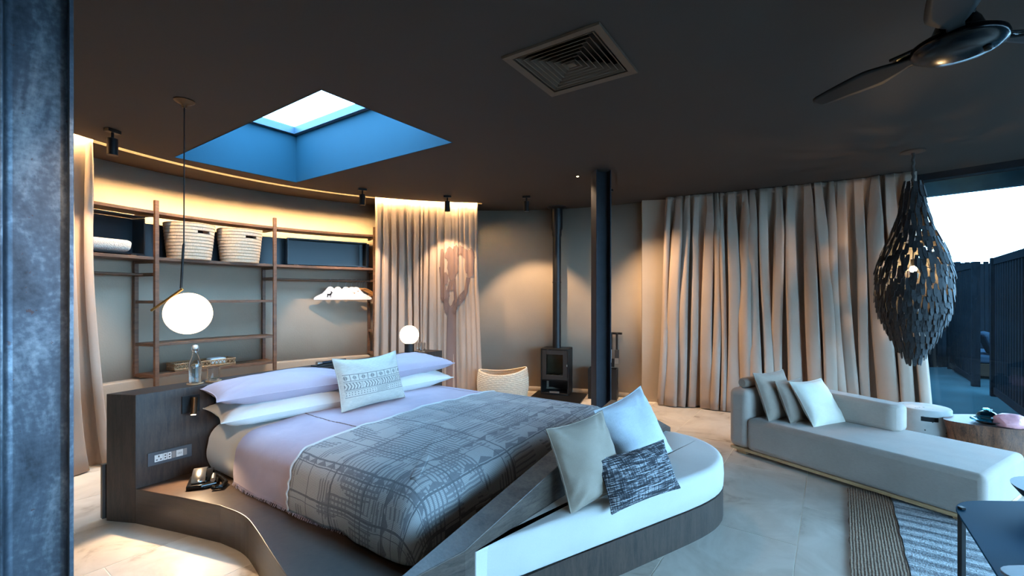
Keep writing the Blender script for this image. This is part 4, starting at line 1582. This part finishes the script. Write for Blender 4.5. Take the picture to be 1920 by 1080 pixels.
dl = thing('recessed_downlight', 'tiny bright recessed downlight in the ceiling beside the slender column', 'downlight', (0.724, 4.973, H), 0, 'recessed downlights')
obj('trim_ring', MB().lathe([(0.018, -0.004), (0.028, -0.003), (0.03, -0.0005)], n=24), CEILP, dl)
obj('lens', MB().lathe([(0.012, -0.0065), (0.012, -0.0055)], n=16), emit('downlight_glow', (1.0, 0.78, 0.5), 30.0), dl)
spot('downlight_beam', (0.724, 4.973, H - 0.02), (0.724, 4.973, 0), 60, 120, 0.6, 0.06)
for x, y, pw, lab in ((-0.9, 0.6, 12, 'unseen downlight added left of the viewpoint to warm the bed'), (0.5, 0.4, 5, 'unseen downlight added close to the viewpoint as warm fill')):  # two unseen downlights added as warm fill
    dup(dl, (x, y, H), 0, lab)
    spot('downlight_beam', (x, y, H - 0.02), (x, y, 0), pw, 150, 0.7, 0.10)

spot('downlight_beam', (-0.9, 0.6, H - 0.02), (-1.75, 2.95, 0.3), 190, 42, 0.8, 0.06)  # unseen beam added to warm the near side of the bed

# ---------------------------------------------------------------- ceiling vent
vt = thing('air_vent', 'square ceiling air diffuser with nested brown louvres', 'vent', (VC.x, VC.y, H), VA)
VM = plain('vent_paint', lin(84, 68, 54), 0.6, 0, 0.05)


def sq_ring(mb, r0, z0, r1, z1):
    q = lambda r, z: [(-r, -r, z), (r, -r, z), (r, r, z), (-r, r, z)]
    a, b = q(r0, z0), q(r1, z1)
    mb.add(a + b, [(i, (i + 1) % 4, (i + 1) % 4 + 4, i + 4) for i in range(4)])
    return mb


obj('frame', sq_ring(sq_ring(MB(), VS / 2, -0.001, VS / 2 - 0.003, -0.012), VS / 2 - 0.003, -0.012, VS / 2 - 0.045, -0.008), VM, vt, solid=0.002)
hv2 = VS / 2 - 0.052
bx = sq_ring(MB(), hv2 + 0.003, 0.0, hv2 + 0.003, 0.12)
bx.add([(-hv2, -hv2, 0.12), (hv2, -hv2, 0.12), (hv2, hv2, 0.12), (-hv2, hv2, 0.12)], [(0, 1, 2, 3)])
obj('duct_box', bx, BLACKM, vt)
for k in range(7):
    r = hv2 - 0.004 - k * 0.0315
    m = sq_ring(MB(), r, -0.006, r - 0.006, -0.004)
    sq_ring(m, r, -0.006, r - 0.034, 0.034)
    obj('louvre', m, VM, vt, solid=0.0015)
obj('centre_plate', MB().box((0, 0, -0.004), (0.045, 0.045, 0.006)), VM, vt)

# ---------------------------------------------------------------- ceiling fan
fx, fy, fz = 1.82, 1.84, 2.475
fan = thing('ceiling_fan', 'glossy dark three bladed ceiling fan', 'fan', (fx, fy, 0))
FANM = plain('gloss_graphite', lin(5, 6, 8), 0.2, 0.0, 0.1, spec=0.16)
FANB = plain('satin_graphite', lin(10, 12, 14), 0.55, 0.0, 0.1, spec=0.2)
obj('hub', MB().lathe([(0.001, fz - 0.045), (0.06, fz - 0.043), (0.115, fz - 0.032), (0.145, fz - 0.015), (0.150, fz), (0.146, fz + 0.014), (0.12, fz + 0.03), (0.085, fz + 0.05), (0.07, fz + 0.09), (0.05, fz + 0.12), (0.02, fz + 0.13)], n=44), FANM, fan, smooth=50)
obj('downrod', MB().tube([(0, 0, fz + 0.12), (0, 0, H - 0.04)], 0.014, 14), FANM, fan, smooth=50)
obj('ceiling_cup', MB().lathe([(0.02, H - 0.09), (0.05, H - 0.06), (0.062, H - 0.001)], n=28), FANM, fan, smooth=50)
obj('sensor', MB().lathe([(0.001, fz - 0.052), (0.012, fz - 0.050), (0.014, fz - 0.040)], (0.06, -0.06, 0), 16), FANB, fan, smooth=50)
for ang in (113, 224, 351):
    m = MB()

    def bl(u, v):
        x = 0.13 + 0.45 * u
        wdt = 0.045 + 0.085 * min(1, max(0, (u - 0.12)) / 0.28) ** 0.8 - 0.10 * max(0, u - 0.45) ** 1.2
        if u > 0.93: wdt *= sqrt(max(0.02, 1 - ((u - 0.93) / 0.07) ** 2))
        y = (v - 0.55) * wdt * 1.15
        tw = 0.20 - 0.10 * u
        return (x, y, fz + 0.012 + y * tw - 0.02 * u * u)
    m.grid(bl, 26, 6)
    o = obj('blade', m, FANB, fan, rot=radians(ang), smooth=180, solid=0.008)
    cl = MB()
    cl.grid(lambda u, v: (0.115 + 0.10 * u, (v - 0.5) * (0.085 + 0.02 * u), fz + 0.028 - 0.008 * u + 0.012 * sin(pi * v) + (v - 0.5) * 0.02), 6, 8)
    obj('blade_clamp', cl, FANM, o, smooth=180, solid=0.01)

# ---------------------------------------------------------------- stove corner
sa = radians(-18)
su, sv = Vector((cos(sa), sin(sa))), Vector((-sin(sa), cos(sa)))
sc_ = Vector((0.42, 6.60)) + su * 0.205 + sv * 0.165
st = thing('wood_stove', 'black wood burning stove with glass door and tall flue pipe', 'stove', (sc_.x, sc_.y, 0), sa)
W, D, Hs = 0.41, 0.33, 0.69
z0 = 0.022
f = 0.014
for nm, c, s in (('top_plate', (0, 0, Hs - 0.007), (W, D, 0.014)), ('side_panel', (-W / 2 + f / 2, 0, (Hs - 0.014 + z0) / 2), (f, D, Hs - 0.014 - z0)), ('side_panel', (W / 2 - f / 2, 0, (Hs - 0.014 + z0) / 2), (f, D, Hs - 0.014 - z0)), ('base_plate', (0, 0, z0 + 0.012), (W - 2 * f, D, 0.024)), ('rear_panel', (0, D / 2 - 0.006, 0.35), (W - 2 * f, 0.012, 0.64)), ('firebox_floor', (0, 0.01, 0.225), (W - 2 * f, D - 0.03, 0.016))):
    obj(nm, MB().box(c, s), BLACK, st, bevel=0.001, seg=1)
dr = obj('door', MB(), BLACK, st)
dw, dz0, dz1 = W - 2 * f - 0.012, 0.24, Hs - 0.022
dm_ = MB()
yf = -D / 2 + 0.012
fw = 0.062
dm_.box((-dw / 2 + fw / 2, yf, (dz0 + dz1) / 2), (fw, 0.02, dz1 - dz0))
dm_.box((dw / 2 - fw / 2, yf, (dz0 + dz1) / 2), (fw, 0.02, dz1 - dz0))
dm_.box((0, yf, dz1 - 0.03), (dw - 2 * fw, 0.02, 0.06))
dm_.box((0, yf, dz0 + 0.035), (dw - 2 * fw, 0.02, 0.07))
bpy.data.objects.remove(dr)
dr = obj('door', dm_, plain('stove_iron', lin(44, 41, 40), 0.5, 0.3), st, bevel=0.002)
obj('glass_pane', MB().box((0, yf + 0.006, (dz0 + dz1) / 2), (dw - 2 * fw, 0.004, dz1 - dz0 - 0.12)), PANE, dr)
obj('door_latch', MB().tube([(dw / 2 + 0.0, yf - 0.018, 0.44), (dw / 2 + 0.0, yf - 0.018, 0.47)], 0.006, 10), CHROME, dr)
obj('fire_lining', MB().box((0, 0.12, 0.45), (W - 0.06, 0.02, 0.36)), plain('firebrick', lin(120, 92, 66), 0.9), st)
lgm = MB()
for x, r in ((-0.06, 0.03), (0.05, 0.032)): lgm.tube([(x, -0.06, 0.268), (x + 0.01, 0.08, 0.268)], r, 10)
obj('ash_logs', lgm, plain('ashy_wood', lin(130, 100, 72), 0.9), st, smooth=50)
obj('ash_lever', MB().box((0.0, -D / 2 - 0.004, 0.062), (0.14, 0.012, 0.026)), CHROME, st, bevel=0.002)
FB = plain('flue_black', lin(30, 30, 32), 0.4, 0.4)
obj('flue_pipe', MB().lathe([(0.062, Hs), (0.062, 1.648), (0.066, 1.650), (0.066, 1.672), (0.062, 1.674), (0.062, 2.34)], n=28), FB, st, smooth=40)
obj('flue_sleeve', MB().lathe([(0.062, 2.33), (0.070, 2.36), (0.070, 2.42), (0.085, 2.46), (0.085, H - 0.03)], n=28), FB, st, smooth=40)
obj('ceiling_plate', MB().lathe([(0.085, H - 0.035), (0.14, H - 0.012), (0.145, H - 0.001)], n=32), FB, st, smooth=40)
hc = Vector((0.66, 6.47))
tag(obj('hearth_plate', MB().box((0, 0, 0.010), (0.74, 0.62, 0.020)), BLACK, loc=(hc.x, hc.y, 0.0005), rot=sa, bevel=0.002), 'flat black steel hearth plate under the stove', 'hearth')

# log box
lb = thing('log_box', 'tall black metal box behind the slender column', 'box', (1.30, 6.425, 0), radians(-19))
w, d, h, f = 0.40, 0.20, 0.43, 0.012
for nm, c, s in (('front_panel', (0, -d / 2 + f / 2, h / 2), (w, f, h)), ('rear_panel', (0, d / 2 - f / 2, h / 2), (w, f, h)), ('side_panel', (-w / 2 + f / 2, 0, h / 2), (f, d - 2 * f, h)), ('side_panel', (w / 2 - f / 2, 0, h / 2), (f, d - 2 * f, h)), ('bottom_panel', (0, 0, f), (w - 2 * f, d - 2 * f, f))):
    obj(nm, MB().box(c, s), BLACK, lb)
# fire tools on a wall rack
wa = 63.5
rk = thing('tool_rack', 'short black wall rack holding the fire tools', 'rack', ring(63.6, 3.90, 0.92), radians(63.6 - 90))
obj('bar', MB().box((0, -0.035, 0), (0.30, 0.03, 0.03)), BLACK, rk, bevel=0.002)
obj('bracket', MB().box((-0.1, -0.005, 0), (0.03, 0.03, 0.03)), BLACK, rk)
obj('bracket', MB().box((0.1, -0.005, 0), (0.03, 0.03, 0.03)), BLACK, rk)


def tool(off, kind, label):
    x, y = ring(63.6, 3.83)
    a = radians(63.6 - 90)
    t = thing('fire_' + kind, label, 'fire tool', (x + off * cos(a), y + off * sin(a), 0.92), a, 'fire tools')
    obj('handle', MB().box((0, 0, -0.11), (0.03, 0.018, 0.24)), BLACK, t, bevel=0.002)
    obj('shaft', MB().tube([(0, 0, -0.22), (0, 0, -0.42)], 0.005, 8), CHROME, t)
    if kind == 'brush':
        obj('brush_head', MB().box((0, 0, -0.29), (0.055, 0.03, 0.12)), BLACKM, t, bevel=0.006)
        obj('bristles', MB().box((0, 0, -0.39), (0.05, 0.026, 0.08)), plain('grey_bristle', lin(120, 116, 112), 0.9, 0, 0.3, 60, 0.8, 200, (20, 20, 1)), t)
    elif kind == 'shovel':
        obj('scoop', MB().box((0, 0, -0.42), (0.09, 0.006, 0.12)), BLACK, t, bevel=0.002)
    else:
        obj('hooked_tip', MB().tube([(0, 0, -0.40), (0, 0, -0.45), (0.02, 0, -0.46), (0.028, 0, -0.44)], 0.005, 8), BLACK, t)


tool(0.085, 'brush', 'fire brush with grey bristles hanging on the wall rack')
tool(0.005, 'shovel', 'fire shovel hanging on the wall rack beside the brush')
tool(-0.07, 'poker', 'fire poker hanging on the wall rack, hidden side')

# floor basket beside the stove
fbk = thing('floor_basket', 'large cream woven basket on the floor between tree curtain and stove', 'basket', (-0.13, 6.36, 0))
CB = plain('cream_palm_weave', lin(226, 206, 180), 0.9, 0, 0.12, 40, 0.7, 130)
rows, n = 16, 60
m = MB()


def bk(u, v):
    a = 2 * pi * u
    k = v * rows
    z = v * 0.40
    z += v * v * (0.03 * cos(2 * a) + 0.02 * cos(a + 0.5))
    e = 0.006 * abs(sin(pi * k)) + 0.002 * sin(30 * a + (int(k) % 2) * pi)
    rx, ry = 0.325 + 0.03 * sin(pi * v * 0.9) + e, 0.27 + 0.03 * sin(pi * v * 0.9) + e
    return (rx * cos(a), ry * sin(a), z + 0.002)


m.grid(bk, n * 2, rows * 4)
obj('basket_wall', m, CB, fbk, smooth=60, solid=0.010)
obj('basket_bottom', MB().lathe([(0.26, 0.002), (0.26, 0.01)], n=40), CB, fbk)
obj('rim', MB().tube([bk(k / 60, 1.0) for k in range(61)], 0.009, 8, False), CB, fbk, smooth=60)

# ---------------------------------------------------------------- daybed
du, dvv = Vector((0.503, -0.864)), Vector((0.864, 0.503))
db = thing('daybed', 'long grey beige upholstered daybed beside the window curtain', 'daybed', (2.032, 4.24, 0), atan2(du.y, du.x))
L, Dp = 1.72, 0.83          # local x along, y = +left of x = towards... (negative is away from camera side)
# local frame: x along du, y axis = rotated +90 -> (0.864,0.503) = dvv
obj('plinth', MB().box((L / 2, Dp / 2, 0.0475), (L - 0.03, Dp - 0.03, 0.025)), PALEWOOD, db, bevel=0.003)
for x in (0.10, L - 0.12):
    for y in (0.08, Dp - 0.08): obj('foot', MB().box((x, y, 0.018), (0.09, 0.06, 0.035)), PALEWOOD, db)
obj('seat', MB().box((L / 2 + 0.09, Dp / 2, 0.205), (L - 0.18, Dp, 0.29)), DAYF, db, bevel=0.04, seg=4, smooth=40)
obj('head_arm', MB().box((0.098, Dp / 2, 0.33), (0.190, Dp + 0.004, 0.54)), DAYF, db, bevel=0.055, seg=5, smooth=40)
ar = MB().prism([(0.20, Dp - 0.215), (1.02, Dp - 0.20), (1.075, Dp - 0.15), (1.08, Dp - 0.05), (1.02, Dp + 0.004), (0.20, Dp + 0.004)], 0.345, 0.60)
ar.v = [(x, y, z - (0.035 * x if z > 0.5 else 0)) for x, y, z in ar.v]
obj('back_arm', ar, DAYF, db, bevel=0.05, seg=4, smooth=40)


def d3(x, y, z):
    q = Vector((2.032, 4.24)) + du * x + dvv * y
    return Vector((q.x, q.y, z))


U3, V3 = Vector((du.x, du.y, 0)), Vector((dvv.x, dvv.y, 0))
gd = 'cushions on the daybed'


def dl_(deg): return (-U3 * cos(radians(deg)) + UP * sin(radians(deg)))


pillow('scatter_cushion', 'taupe square cushion leaning on the daybed head, rearmost', 'cushion', TAUPEC, 0.46, 0.44, 0.13, d3(0.28, 0.30, 0.545), V3 + U3 * 0.03, dl_(70), 51, gd, wr=0.008)
pillow('scatter_cushion', 'taupe square cushion on the daybed, middle one of three', 'cushion', TAUPEC, 0.38, 0.38, 0.12, d3(0.42, 0.36, 0.515), V3 + U3 * 0.06, dl_(68), 52, gd, wr=0.008)
pillow('scatter_cushion', 'cream square cushion on the daybed, front one of three', 'cushion', CREAMC, 0.44, 0.42, 0.13, d3(0.56, 0.45, 0.515), V3 + U3 * 0.12, dl_(58), 53, gd, wr=0.008)
bo = thing('bolster', 'small taupe bolster roll lying on the daybed head', 'cushion', d3(0.10, 0.06, 0.648), atan2(dvv.y, dvv.x))
obj('roll', MB().tube([(0, 0, 0), (0.02, 0, 0), (0.30, 0, 0), (0.32, 0, 0)], [0.035, 0.046, 0.046, 0.035], 20), TAUPEC, bo, smooth=60)

# concrete stool
cs = thing('concrete_stool', 'round pale concrete stool with a slot handle behind the daybed', 'stool', (3.745, 4.10, 0))


def conc():
    mt, t, p = base('pitted_concrete')
    n = noise(t, coords(t), 5, 5)
    v = t.nodes.new('ShaderNodeTexVoronoi')
    v.inputs['Scale'].default_value = 26
    t.links.new(coords(t), v.inputs['Vector'])
    pit = X(t, v.outputs['Distance']).lt(0.16)
    sel_ = noise(t, coords(t), 14, 1).gt(0.52)
    c = ramp(t, n, [(0.3, lin(160, 158, 154)), (0.7, lin(190, 187, 182))])
    t.links.new(mixc(t, pit * sel_, c, lin(70, 66, 62)), p.inputs['Base Color'])
    p.inputs['Roughness'].default_value = 0.85
    bump(t, p, n * 0.4 - pit * sel_, 0.4, 0.01)
    return mt


CONC = conc()
prof = [(0.185, 0.0), (0.19, 0.01), (0.19, 0.28), (0.19, 0.355), (0.19, 0.395), (0.19, 0.44), (0.184, 0.45), (0.10, 0.452), (0.001, 0.452)]
n = 60
hk0 = int(round(((atan2(-4.10, -3.745) + 0.10) % (2 * pi)) / (2 * pi) * n))
obj('drum', MB().lathe(prof, n=n, skip=lambda i, k: i == 3 and (k - hk0) % n in (0, 1, 2, 3, 58, 59)), CONC, cs, smooth=40)
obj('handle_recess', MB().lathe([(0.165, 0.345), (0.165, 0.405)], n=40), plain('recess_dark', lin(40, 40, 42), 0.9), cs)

# tree stump table
sp_ = thing('stump_table', 'solid tree stump side table with reddish sides by the window', 'table', (4.10, 3.73, 0))
rnd = random.Random(8)
rr = [1 + 0.05 * sin(2 * pi * k / 64 * 3 + 1) + 0.03 * sin(2 * pi * k / 64 * 7) - (0.05 if k in (30, 31, 46, 47) else 0) for k in range(64)]


def sidep(u, v):
    k = int(round(u * 64)) % 64
    a = 2 * pi * u - 0.35
    t_ = 1 - 0.12 * (1 - v) + 0.02 * sin(9 * v + k * 0.3)
    x, y = 0.43 * rr[k] * cos(a) * t_, 0.24 * rr[k] * sin(a) * t_
    return (x * cos(-0.4) - y * sin(-0.4), x * sin(-0.4) + y * cos(-0.4), 0.405 * v)


m = MB().grid(sidep, 64, 8)
obj('bark_side', m, wood('stump_side', lin(52, 28, 18), lin(132, 82, 52), 0.55, (1, 1, 5), 7, 0.4), sp_, smooth=40)
topm = MB()
topm.grid(lambda u, v: tuple(Vector(sidep(u, 1.0)) * (v if v > 0 else 0.001) + Vector((0, 0, 0.405 * (1 - v) + 0.002 * (1 - v)))), 64, 4, flip=True)
obj('sawn_top', topm, wood('stump_top', lin(96, 70, 62), lin(124, 94, 84), 0.5, (3, 3, 3), 6), sp_)
TEAL = glass('teal_glass', (0.10, 0.34, 0.38), 0.02)
ds = thing('glass_dish', 'shallow teal glass dish under the round jar', 'dish', (3.905, 3.70, 0.409))
obj('bowl', MB().lathe([(0.001, 0.0), (0.05, 0.0), (0.075, 0.010), (0.105, 0.026), (0.105, 0.031), (0.073, 0.016), (0.048, 0.006), (0.001, 0.006)], n=36), TEAL, ds, smooth=40)
jr = thing('glass_jar', 'round dark teal glass jar with lid on the dish', 'jar', (3.905, 3.70, 0.4155))
obj('belly', MB().lathe([(0.001, 0.0), (0.038, 0.0), (0.060, 0.018), (0.070, 0.045), (0.062, 0.072), (0.040, 0.090), (0.026, 0.096), (0.024, 0.104), (0.021, 0.104), (0.022, 0.094), (0.036, 0.087), (0.058, 0.070), (0.066, 0.045), (0.056, 0.020), (0.036, 0.004), (0.001, 0.004)], n=36), glass('dark_teal_glass', (0.06, 0.20, 0.24), 0.02), jr, smooth=40)
obj('lid', MB().lathe([(0.022, 0.104), (0.032, 0.107), (0.030, 0.118), (0.001, 0.122)], n=28), TEAL, jr, smooth=40)
bm = bmesh.new()
bmesh.ops.create_icosphere(bm, subdivisions=3, radius=1.0)
for v in bm.verts:
    c = v.co
    for nx in ((0.8, 0.3, 0.55), (-0.6, 0.5, 0.6), (-0.2, -0.8, 0.5), (0.5, -0.6, 0.3), (-0.8, -0.4, -0.1), (0.1, 0.4, 0.95), (0.9, -0.2, 0.1)):
        nn = Vector(nx).normalized()
        e = c.dot(nn) - 0.78
        if e > 0: c -= nn * e
    c.z = max(c.z, -0.75)
    v.co = Vector((c.x * 0.118, c.y * 0.075, (c.z + 0.75) * 0.066))
m = MB()
bm.verts.index_update()
m.add([tuple(v.co) for v in bm.verts], [tuple(v.index for v in f.verts) for f in bm.faces])
bm.free()
qz = obj('rose_quartz', m, plain('rose_quartz', lin(226, 160, 166), 0.35, 0, 0.25, 14, 0.5, 40), loc=(3.975, 3.59, 0.409), rot=radians(-28), smooth=25)
tag(qz, 'rough pink quartz rock on the stump table beside the jar', 'rock')

# ---------------------------------------------------------------- rugs


def rib_mat():
    mt, t, p = base('jute_ribs')
    tc = t.nodes.new('ShaderNodeTexCoord')
    sp = t.nodes.new('ShaderNodeSeparateXYZ')
    t.links.new(tc.outputs['Object'], sp.inputs[0])
    y = X(t, sp.outputs[1])
    wob = noise(t, coords(t), 26, 3) * 0.02
    r = ((y + wob * 0.5) * 420.0).sn() * 0.5 + 0.5
    kn = noise(t, coords(t, 'Object', (3, 1, 1)), 60, 3)
    f = r * 0.36 + kn * 0.64
    t.links.new(ramp(t, f, [(0.2, lin(70, 50, 38)), (0.5, lin(140, 110, 88)), (0.8, lin(186, 158, 134))]), p.inputs['Base Color'])
    p.inputs['Roughness'].default_value = 0.95
    bump(t, p, f, 0.8, 0.012)
    return mt


def stripe_mat():
    mt, t, p = base('striped_wool')
    tc = t.nodes.new('ShaderNodeTexCoord')
    sp = t.nodes.new('ShaderNodeSeparateXYZ')
    t.links.new(tc.outputs['Object'], sp.inputs[0])
    x = X(t, sp.outputs[0])
    wob = noise(t, coords(t), 7, 3) * 0.05
    s1 = ((x + wob) * 58.0).sn() * 0.5 + 0.5
    s2 = noise(t, coords(t, 'Object', (14, 1.2, 1)), 3.0, 3)
    g = noise(t, coords(t), 120, 2)
    f = s1 * 0.16 + s2 * 0.44 + g * 0.40
    t.links.new(ramp(t, f, [(0.36, lin(92, 94, 98)), (0.48, lin(146, 148, 150)), (0.62, lin(206, 206, 206))]), p.inputs['Base Color'])
    p.inputs['Roughness'].default_value = 0.95
    bump(t, p, f + g, 0.8, 0.012)
    return mt


ra = radians(53.8)
ru, rv = Vector((cos(ra), sin(ra))), Vector((sin(ra), -cos(ra)))
r0 = Vector((2.476, 3.32))


def rug(name, label, s0, s1, t0, t1, z, th_, mat):
    c = r0 + ru * ((s0 + s1) / 2) + rv * ((t0 + t1) / 2)
    rnd = random.Random(3)
    m = MB()
    nx, ny = 60, 40

    def fn(u, v):
        x, y = (u - 0.5) * (s1 - s0), -(v - 0.5) * (t1 - t0)
        e = min(u, 1 - u, v, 1 - v)
        return (x + (0.006 * sin(v * 70) if u in (0, 1) else 0), y + (0.005 * sin(u * 60) if v in (0, 1) else 0), z + th_)
    m.grid(fn, nx, ny, flip=True)
    b = MB().box((0, 0, z + th_ / 2), (s1 - s0, t1 - t0, th_ - 0.001))
    m.add(b.v, b.f)
    return tag(obj(name, m, mat, loc=(c.x, c.y, 0), rot=ra), label, 'rug')


rug('jute_rug', 'brown ribbed jute rug edge showing left of the striped one', -2.6, 0.12, 0.0, 0.246, 0.0005, 0.010, rib_mat())
rug('striped_rug', 'grey and white striped wool rug under the dark coffee table', -2.6, 0.12, 0.252, 2.3, 0.0005, 0.013, stripe_mat())

# ---------------------------------------------------------------- coffee tables at the right corner
TEALM = plain('teal_metal', lin(0, 66, 92), 0.6, 0.0, 0.08, 3, spec=0.06)


def round_poly(pts, r, n=8):
    out = []
    N = len(pts)
    for i in range(N):
        p0, p1, p2 = Vector(pts[i - 1]), Vector(pts[i]), Vector(pts[(i + 1) % N])
        a, b = (p0 - p1).normalized(), (p2 - p1).normalized()
        rr_ = r if not isinstance(r, (list, tuple)) else r[i]
        s, e = p1 + a * rr_, p1 + b * rr_
        for k in range(n + 1):
            t_ = k / n
            out.append(tuple(s * (1 - t_) ** 2 + p1 * 2 * t_ * (1 - t_) + e * t_ ** 2))
    return out


def tri_table(loc, pts, z, r, legs, label, mat, name='coffee_table'):
    t = thing(name, label, 'table', (loc[0], loc[1], 0), 0)
    loc_ = Vector(loc)
    pl = round_poly([tuple(Vector(p) - loc_) for p in pts], r)
    obj('tabletop', MB().prism(pl, z - 0.010, z), mat, t, bevel=0.002)
    cen = Vector((sum(p[0] for p in pts) / 3, sum(p[1] for p in pts) / 3))
    for lx, ly in legs:
        lv = Vector((lx, ly)) - loc_
        obj('leg', MB().box((lv.x, lv.y, (z + 0.012) / 2 + 0.007), (0.022, 0.022, z - 0.004)), BLACK, t, bevel=0.002)
        iv = (cen - Vector((lx, ly))).normalized()
        a = lv
        b = lv + iv * 0.16
        obj('bracket', MB().bar((a.x, a.y, z - 0.024), (b.x, b.y, z - 0.024), 0.02, 0.022), BLACK, t)
    return t


tri_table((2.4, 1.95), [(2.215, 2.28), (3.05, 2.26), (1.68, 1.50)], 0.42, [0.15, 0.16, 0.16], [(2.180, 2.185), (2.98, 2.20), (1.70, 1.585)], 'dark teal metal coffee table with rounded corners at the right edge', TEALM)
tri_table((2.05, 1.45), [(1.69, 1.65), (2.5, 1.63), (2.05, 1.05)], 0.47, [0.16, 0.16, 0.16], [(1.83, 1.565), (2.42, 1.56), (2.05, 1.13)], 'grey side table just showing in front of the teal coffee table', plain('grey_metal_top', lin(110, 116, 122), 0.5, 0.3), 'side_table')
bw = thing('shallow_bowl', 'dark bowl with coppery inside standing on the teal table', 'bowl', (2.575, 2.06, 0.4205))
obj('foot', MB().lathe([(0.06, 0), (0.055, 0.01), (0.05, 0.022)], n=28), BLACK, bw, smooth=40)
obj('bowl', MB().lathe([(0.05, 0.02), (0.12, 0.045), (0.17, 0.085), (0.195, 0.118), (0.20, 0.128)], n=36), BLACK, bw, smooth=40, solid=0.003)
obj('copper_lining', MB().lathe([(0.02, 0.027), (0.118, 0.052), (0.167, 0.090), (0.192, 0.125)], n=36), plain('copper', lin(196, 130, 100), 0.4, 0.8), bw, smooth=40)

# ---------------------------------------------------------------- hanging pod lamp
px, py = 3.665, 4.117
pod = thing('pod_lamp', 'big drooping pod lamp of overlapping dark leaves by the window', 'lamp', (px, py, 0))
obj('ceiling_plate', MB().lathe([(0.03, H - 0.02), (0.09, H - 0.012), (0.095, H - 0.001)], n=32), CEILP, pod, smooth=50)
obj('chain', MB().tube([(0.004 * sin(k * 1.3), 0.004 * cos(k * 1.3), 2.46 + (H - 0.015 - 2.46) * k / 24) for k in range(25)], 0.012, 8), plain('rope', lin(70, 66, 64), 0.9), pod, smooth=60)
RP = [(2.50, .055), (2.458, .062), (2.239, .090), (2.10, .125), (2.015, .148), (1.908, .192), (1.79, .235), (1.684, .262), (1.465, .268), (1.35, .255), (1.245, .228), (1.13, .18), (1.021, .13), (0.93, .075), (0.87, .04)]


def prad(z):
    for (za, ra_), (zb, rb) in zip(RP, RP[1:]):
        if zb <= z <= za: return rb + (ra_ - rb) * (z - zb) / (za - zb)
    return RP[-1][1] if z < RP[-1][0] else RP[0][1]


wf = MB()
for z in (2.48, 2.2, 1.95, 1.7, 1.45, 1.2, 0.98):
    r = prad(z) - 0.012
    wf.tube([(r * cos(k * pi / 12), r * sin(k * pi / 12), z) for k in range(25)], 0.003, 5, False)
for k in range(6):
    a = k * pi / 3
    wf.tube([((prad(z) - 0.012) * cos(a), (prad(z) - 0.012) * sin(a), z) for z in [2.5 - i * 0.1 for i in range(17)]], 0.003, 5)
obj('wire_frame', wf, BLACK, pod)
LEAFM = plain('charcoal_leather', lin(24, 24, 27), 0.6, 0, 0.3, 12, 0.3, 60)
lf = MB()
lw, ll = 0.0165, 0.112
out = [(-lw * 0.75, 0), (lw * 0.75, 0), (lw, -ll * 0.45), (lw * 0.9, -ll * 0.8), (lw * 0.45, -ll), (-lw * 0.45, -ll), (-lw * 0.9, -ll * 0.8), (-lw, -ll * 0.45)]
N = len(out)
lf.add([(x, 0.0022, z) for x, z in out] + [(x, -0.0022, z) for x, z in out], [tuple(range(N))[::-1], tuple(range(N, 2 * N))] + [(i, (i + 1) % N, (i + 1) % N + N, i + N) for i in range(N)])
rnd = random.Random(12)
leaves = []
z = 2.50
row = 0
while z > 0.90:
    r = prad(z - 0.03)
    cnt = max(6, int(2 * pi * r / 0.041))
    for k in range(cnt):
        a = 2 * pi * (k + 0.5 * (row % 2)) / cnt + rnd.uniform(-0.05, 0.05)
        zz = z + rnd.uniform(-0.012, 0.012)
        slope = (prad(z - 0.09) - prad(z + 0.01)) / 0.10
        tilt = max(-0.25, min(0.45, slope * 0.7)) + rnd.uniform(0.04, 0.13)
        leaves.append((a, r + rnd.uniform(0, 0.008), zz, tilt, rnd.uniform(-0.2, 0.2), rnd.uniform(-0.07, 0.07)))
    z -= 0.052
    row += 1
camdir = Vector((-px, -py)).normalized()
BULBZ = 1.70


def leaf_matrix(L):
    a, r, zz, tilt, yaw, roll = L
    return Matrix.Translation((r * cos(a), r * sin(a), zz)) @ Matrix.Rotation(a + pi / 2 + yaw, 4, 'Z') @ Matrix.Rotation(-tilt, 4, 'X') @ Matrix.Rotation(roll, 4, 'Y')


vis = []
for L in leaves:
    f = Vector((cos(L[0]), sin(L[0]))).dot(camdir)
    side = Vector((cos(L[0]), sin(L[0]))).dot(Vector((-camdir.y, camdir.x)))
    if f > 0.8 and abs(side * L[1]) < 0.022 and BULBZ - 0.02 < L[2] < BULBZ + 0.10: continue
    if 1.5 < L[2] < 2.1 and rnd.random() < 0.13: continue
    vis.append((f, L))
vis.sort(key=lambda q: -q[0])
lme = None
for f, L in vis[:298]:
    if lme is None:
        o = obj('leaf', lf, LEAFM, pod)
        lme = o.data
    else:
        o = bpy.data.objects.new('leaf', lme)
        COL.objects.link(o)
        o.parent = pod
    o.matrix_local = leaf_matrix(L)
rest = MB()
for f, L in vis[298:]:
    M = leaf_matrix(L)
    rest.add([M @ Vector(v) for v in lf.v], lf.f)
o = obj('rear_leaves', rest, LEAFM, pod)
o['kind'] = 'stuff'
obj('bulb', MB().lathe([(0.0005, BULBZ - 0.028), (0.02, BULBZ - 0.02), (0.028, BULBZ), (0.02, BULBZ + 0.02), (0.0005, BULBZ + 0.028)], n=20), emit('pod_bulb', (1.0, 0.64, 0.30), 1400.0), pod, smooth=180)
obj('lampholder', MB().lathe([(0.016, BULBZ + 0.028), (0.018, BULBZ + 0.09)], n=16), BLACK, pod)
obj('inner_cord', MB().tube([(0, 0, BULBZ + 0.09), (0, 0, 2.47)], 0.004, 6), BLACK, pod)
bpy.context.view_layer.update()
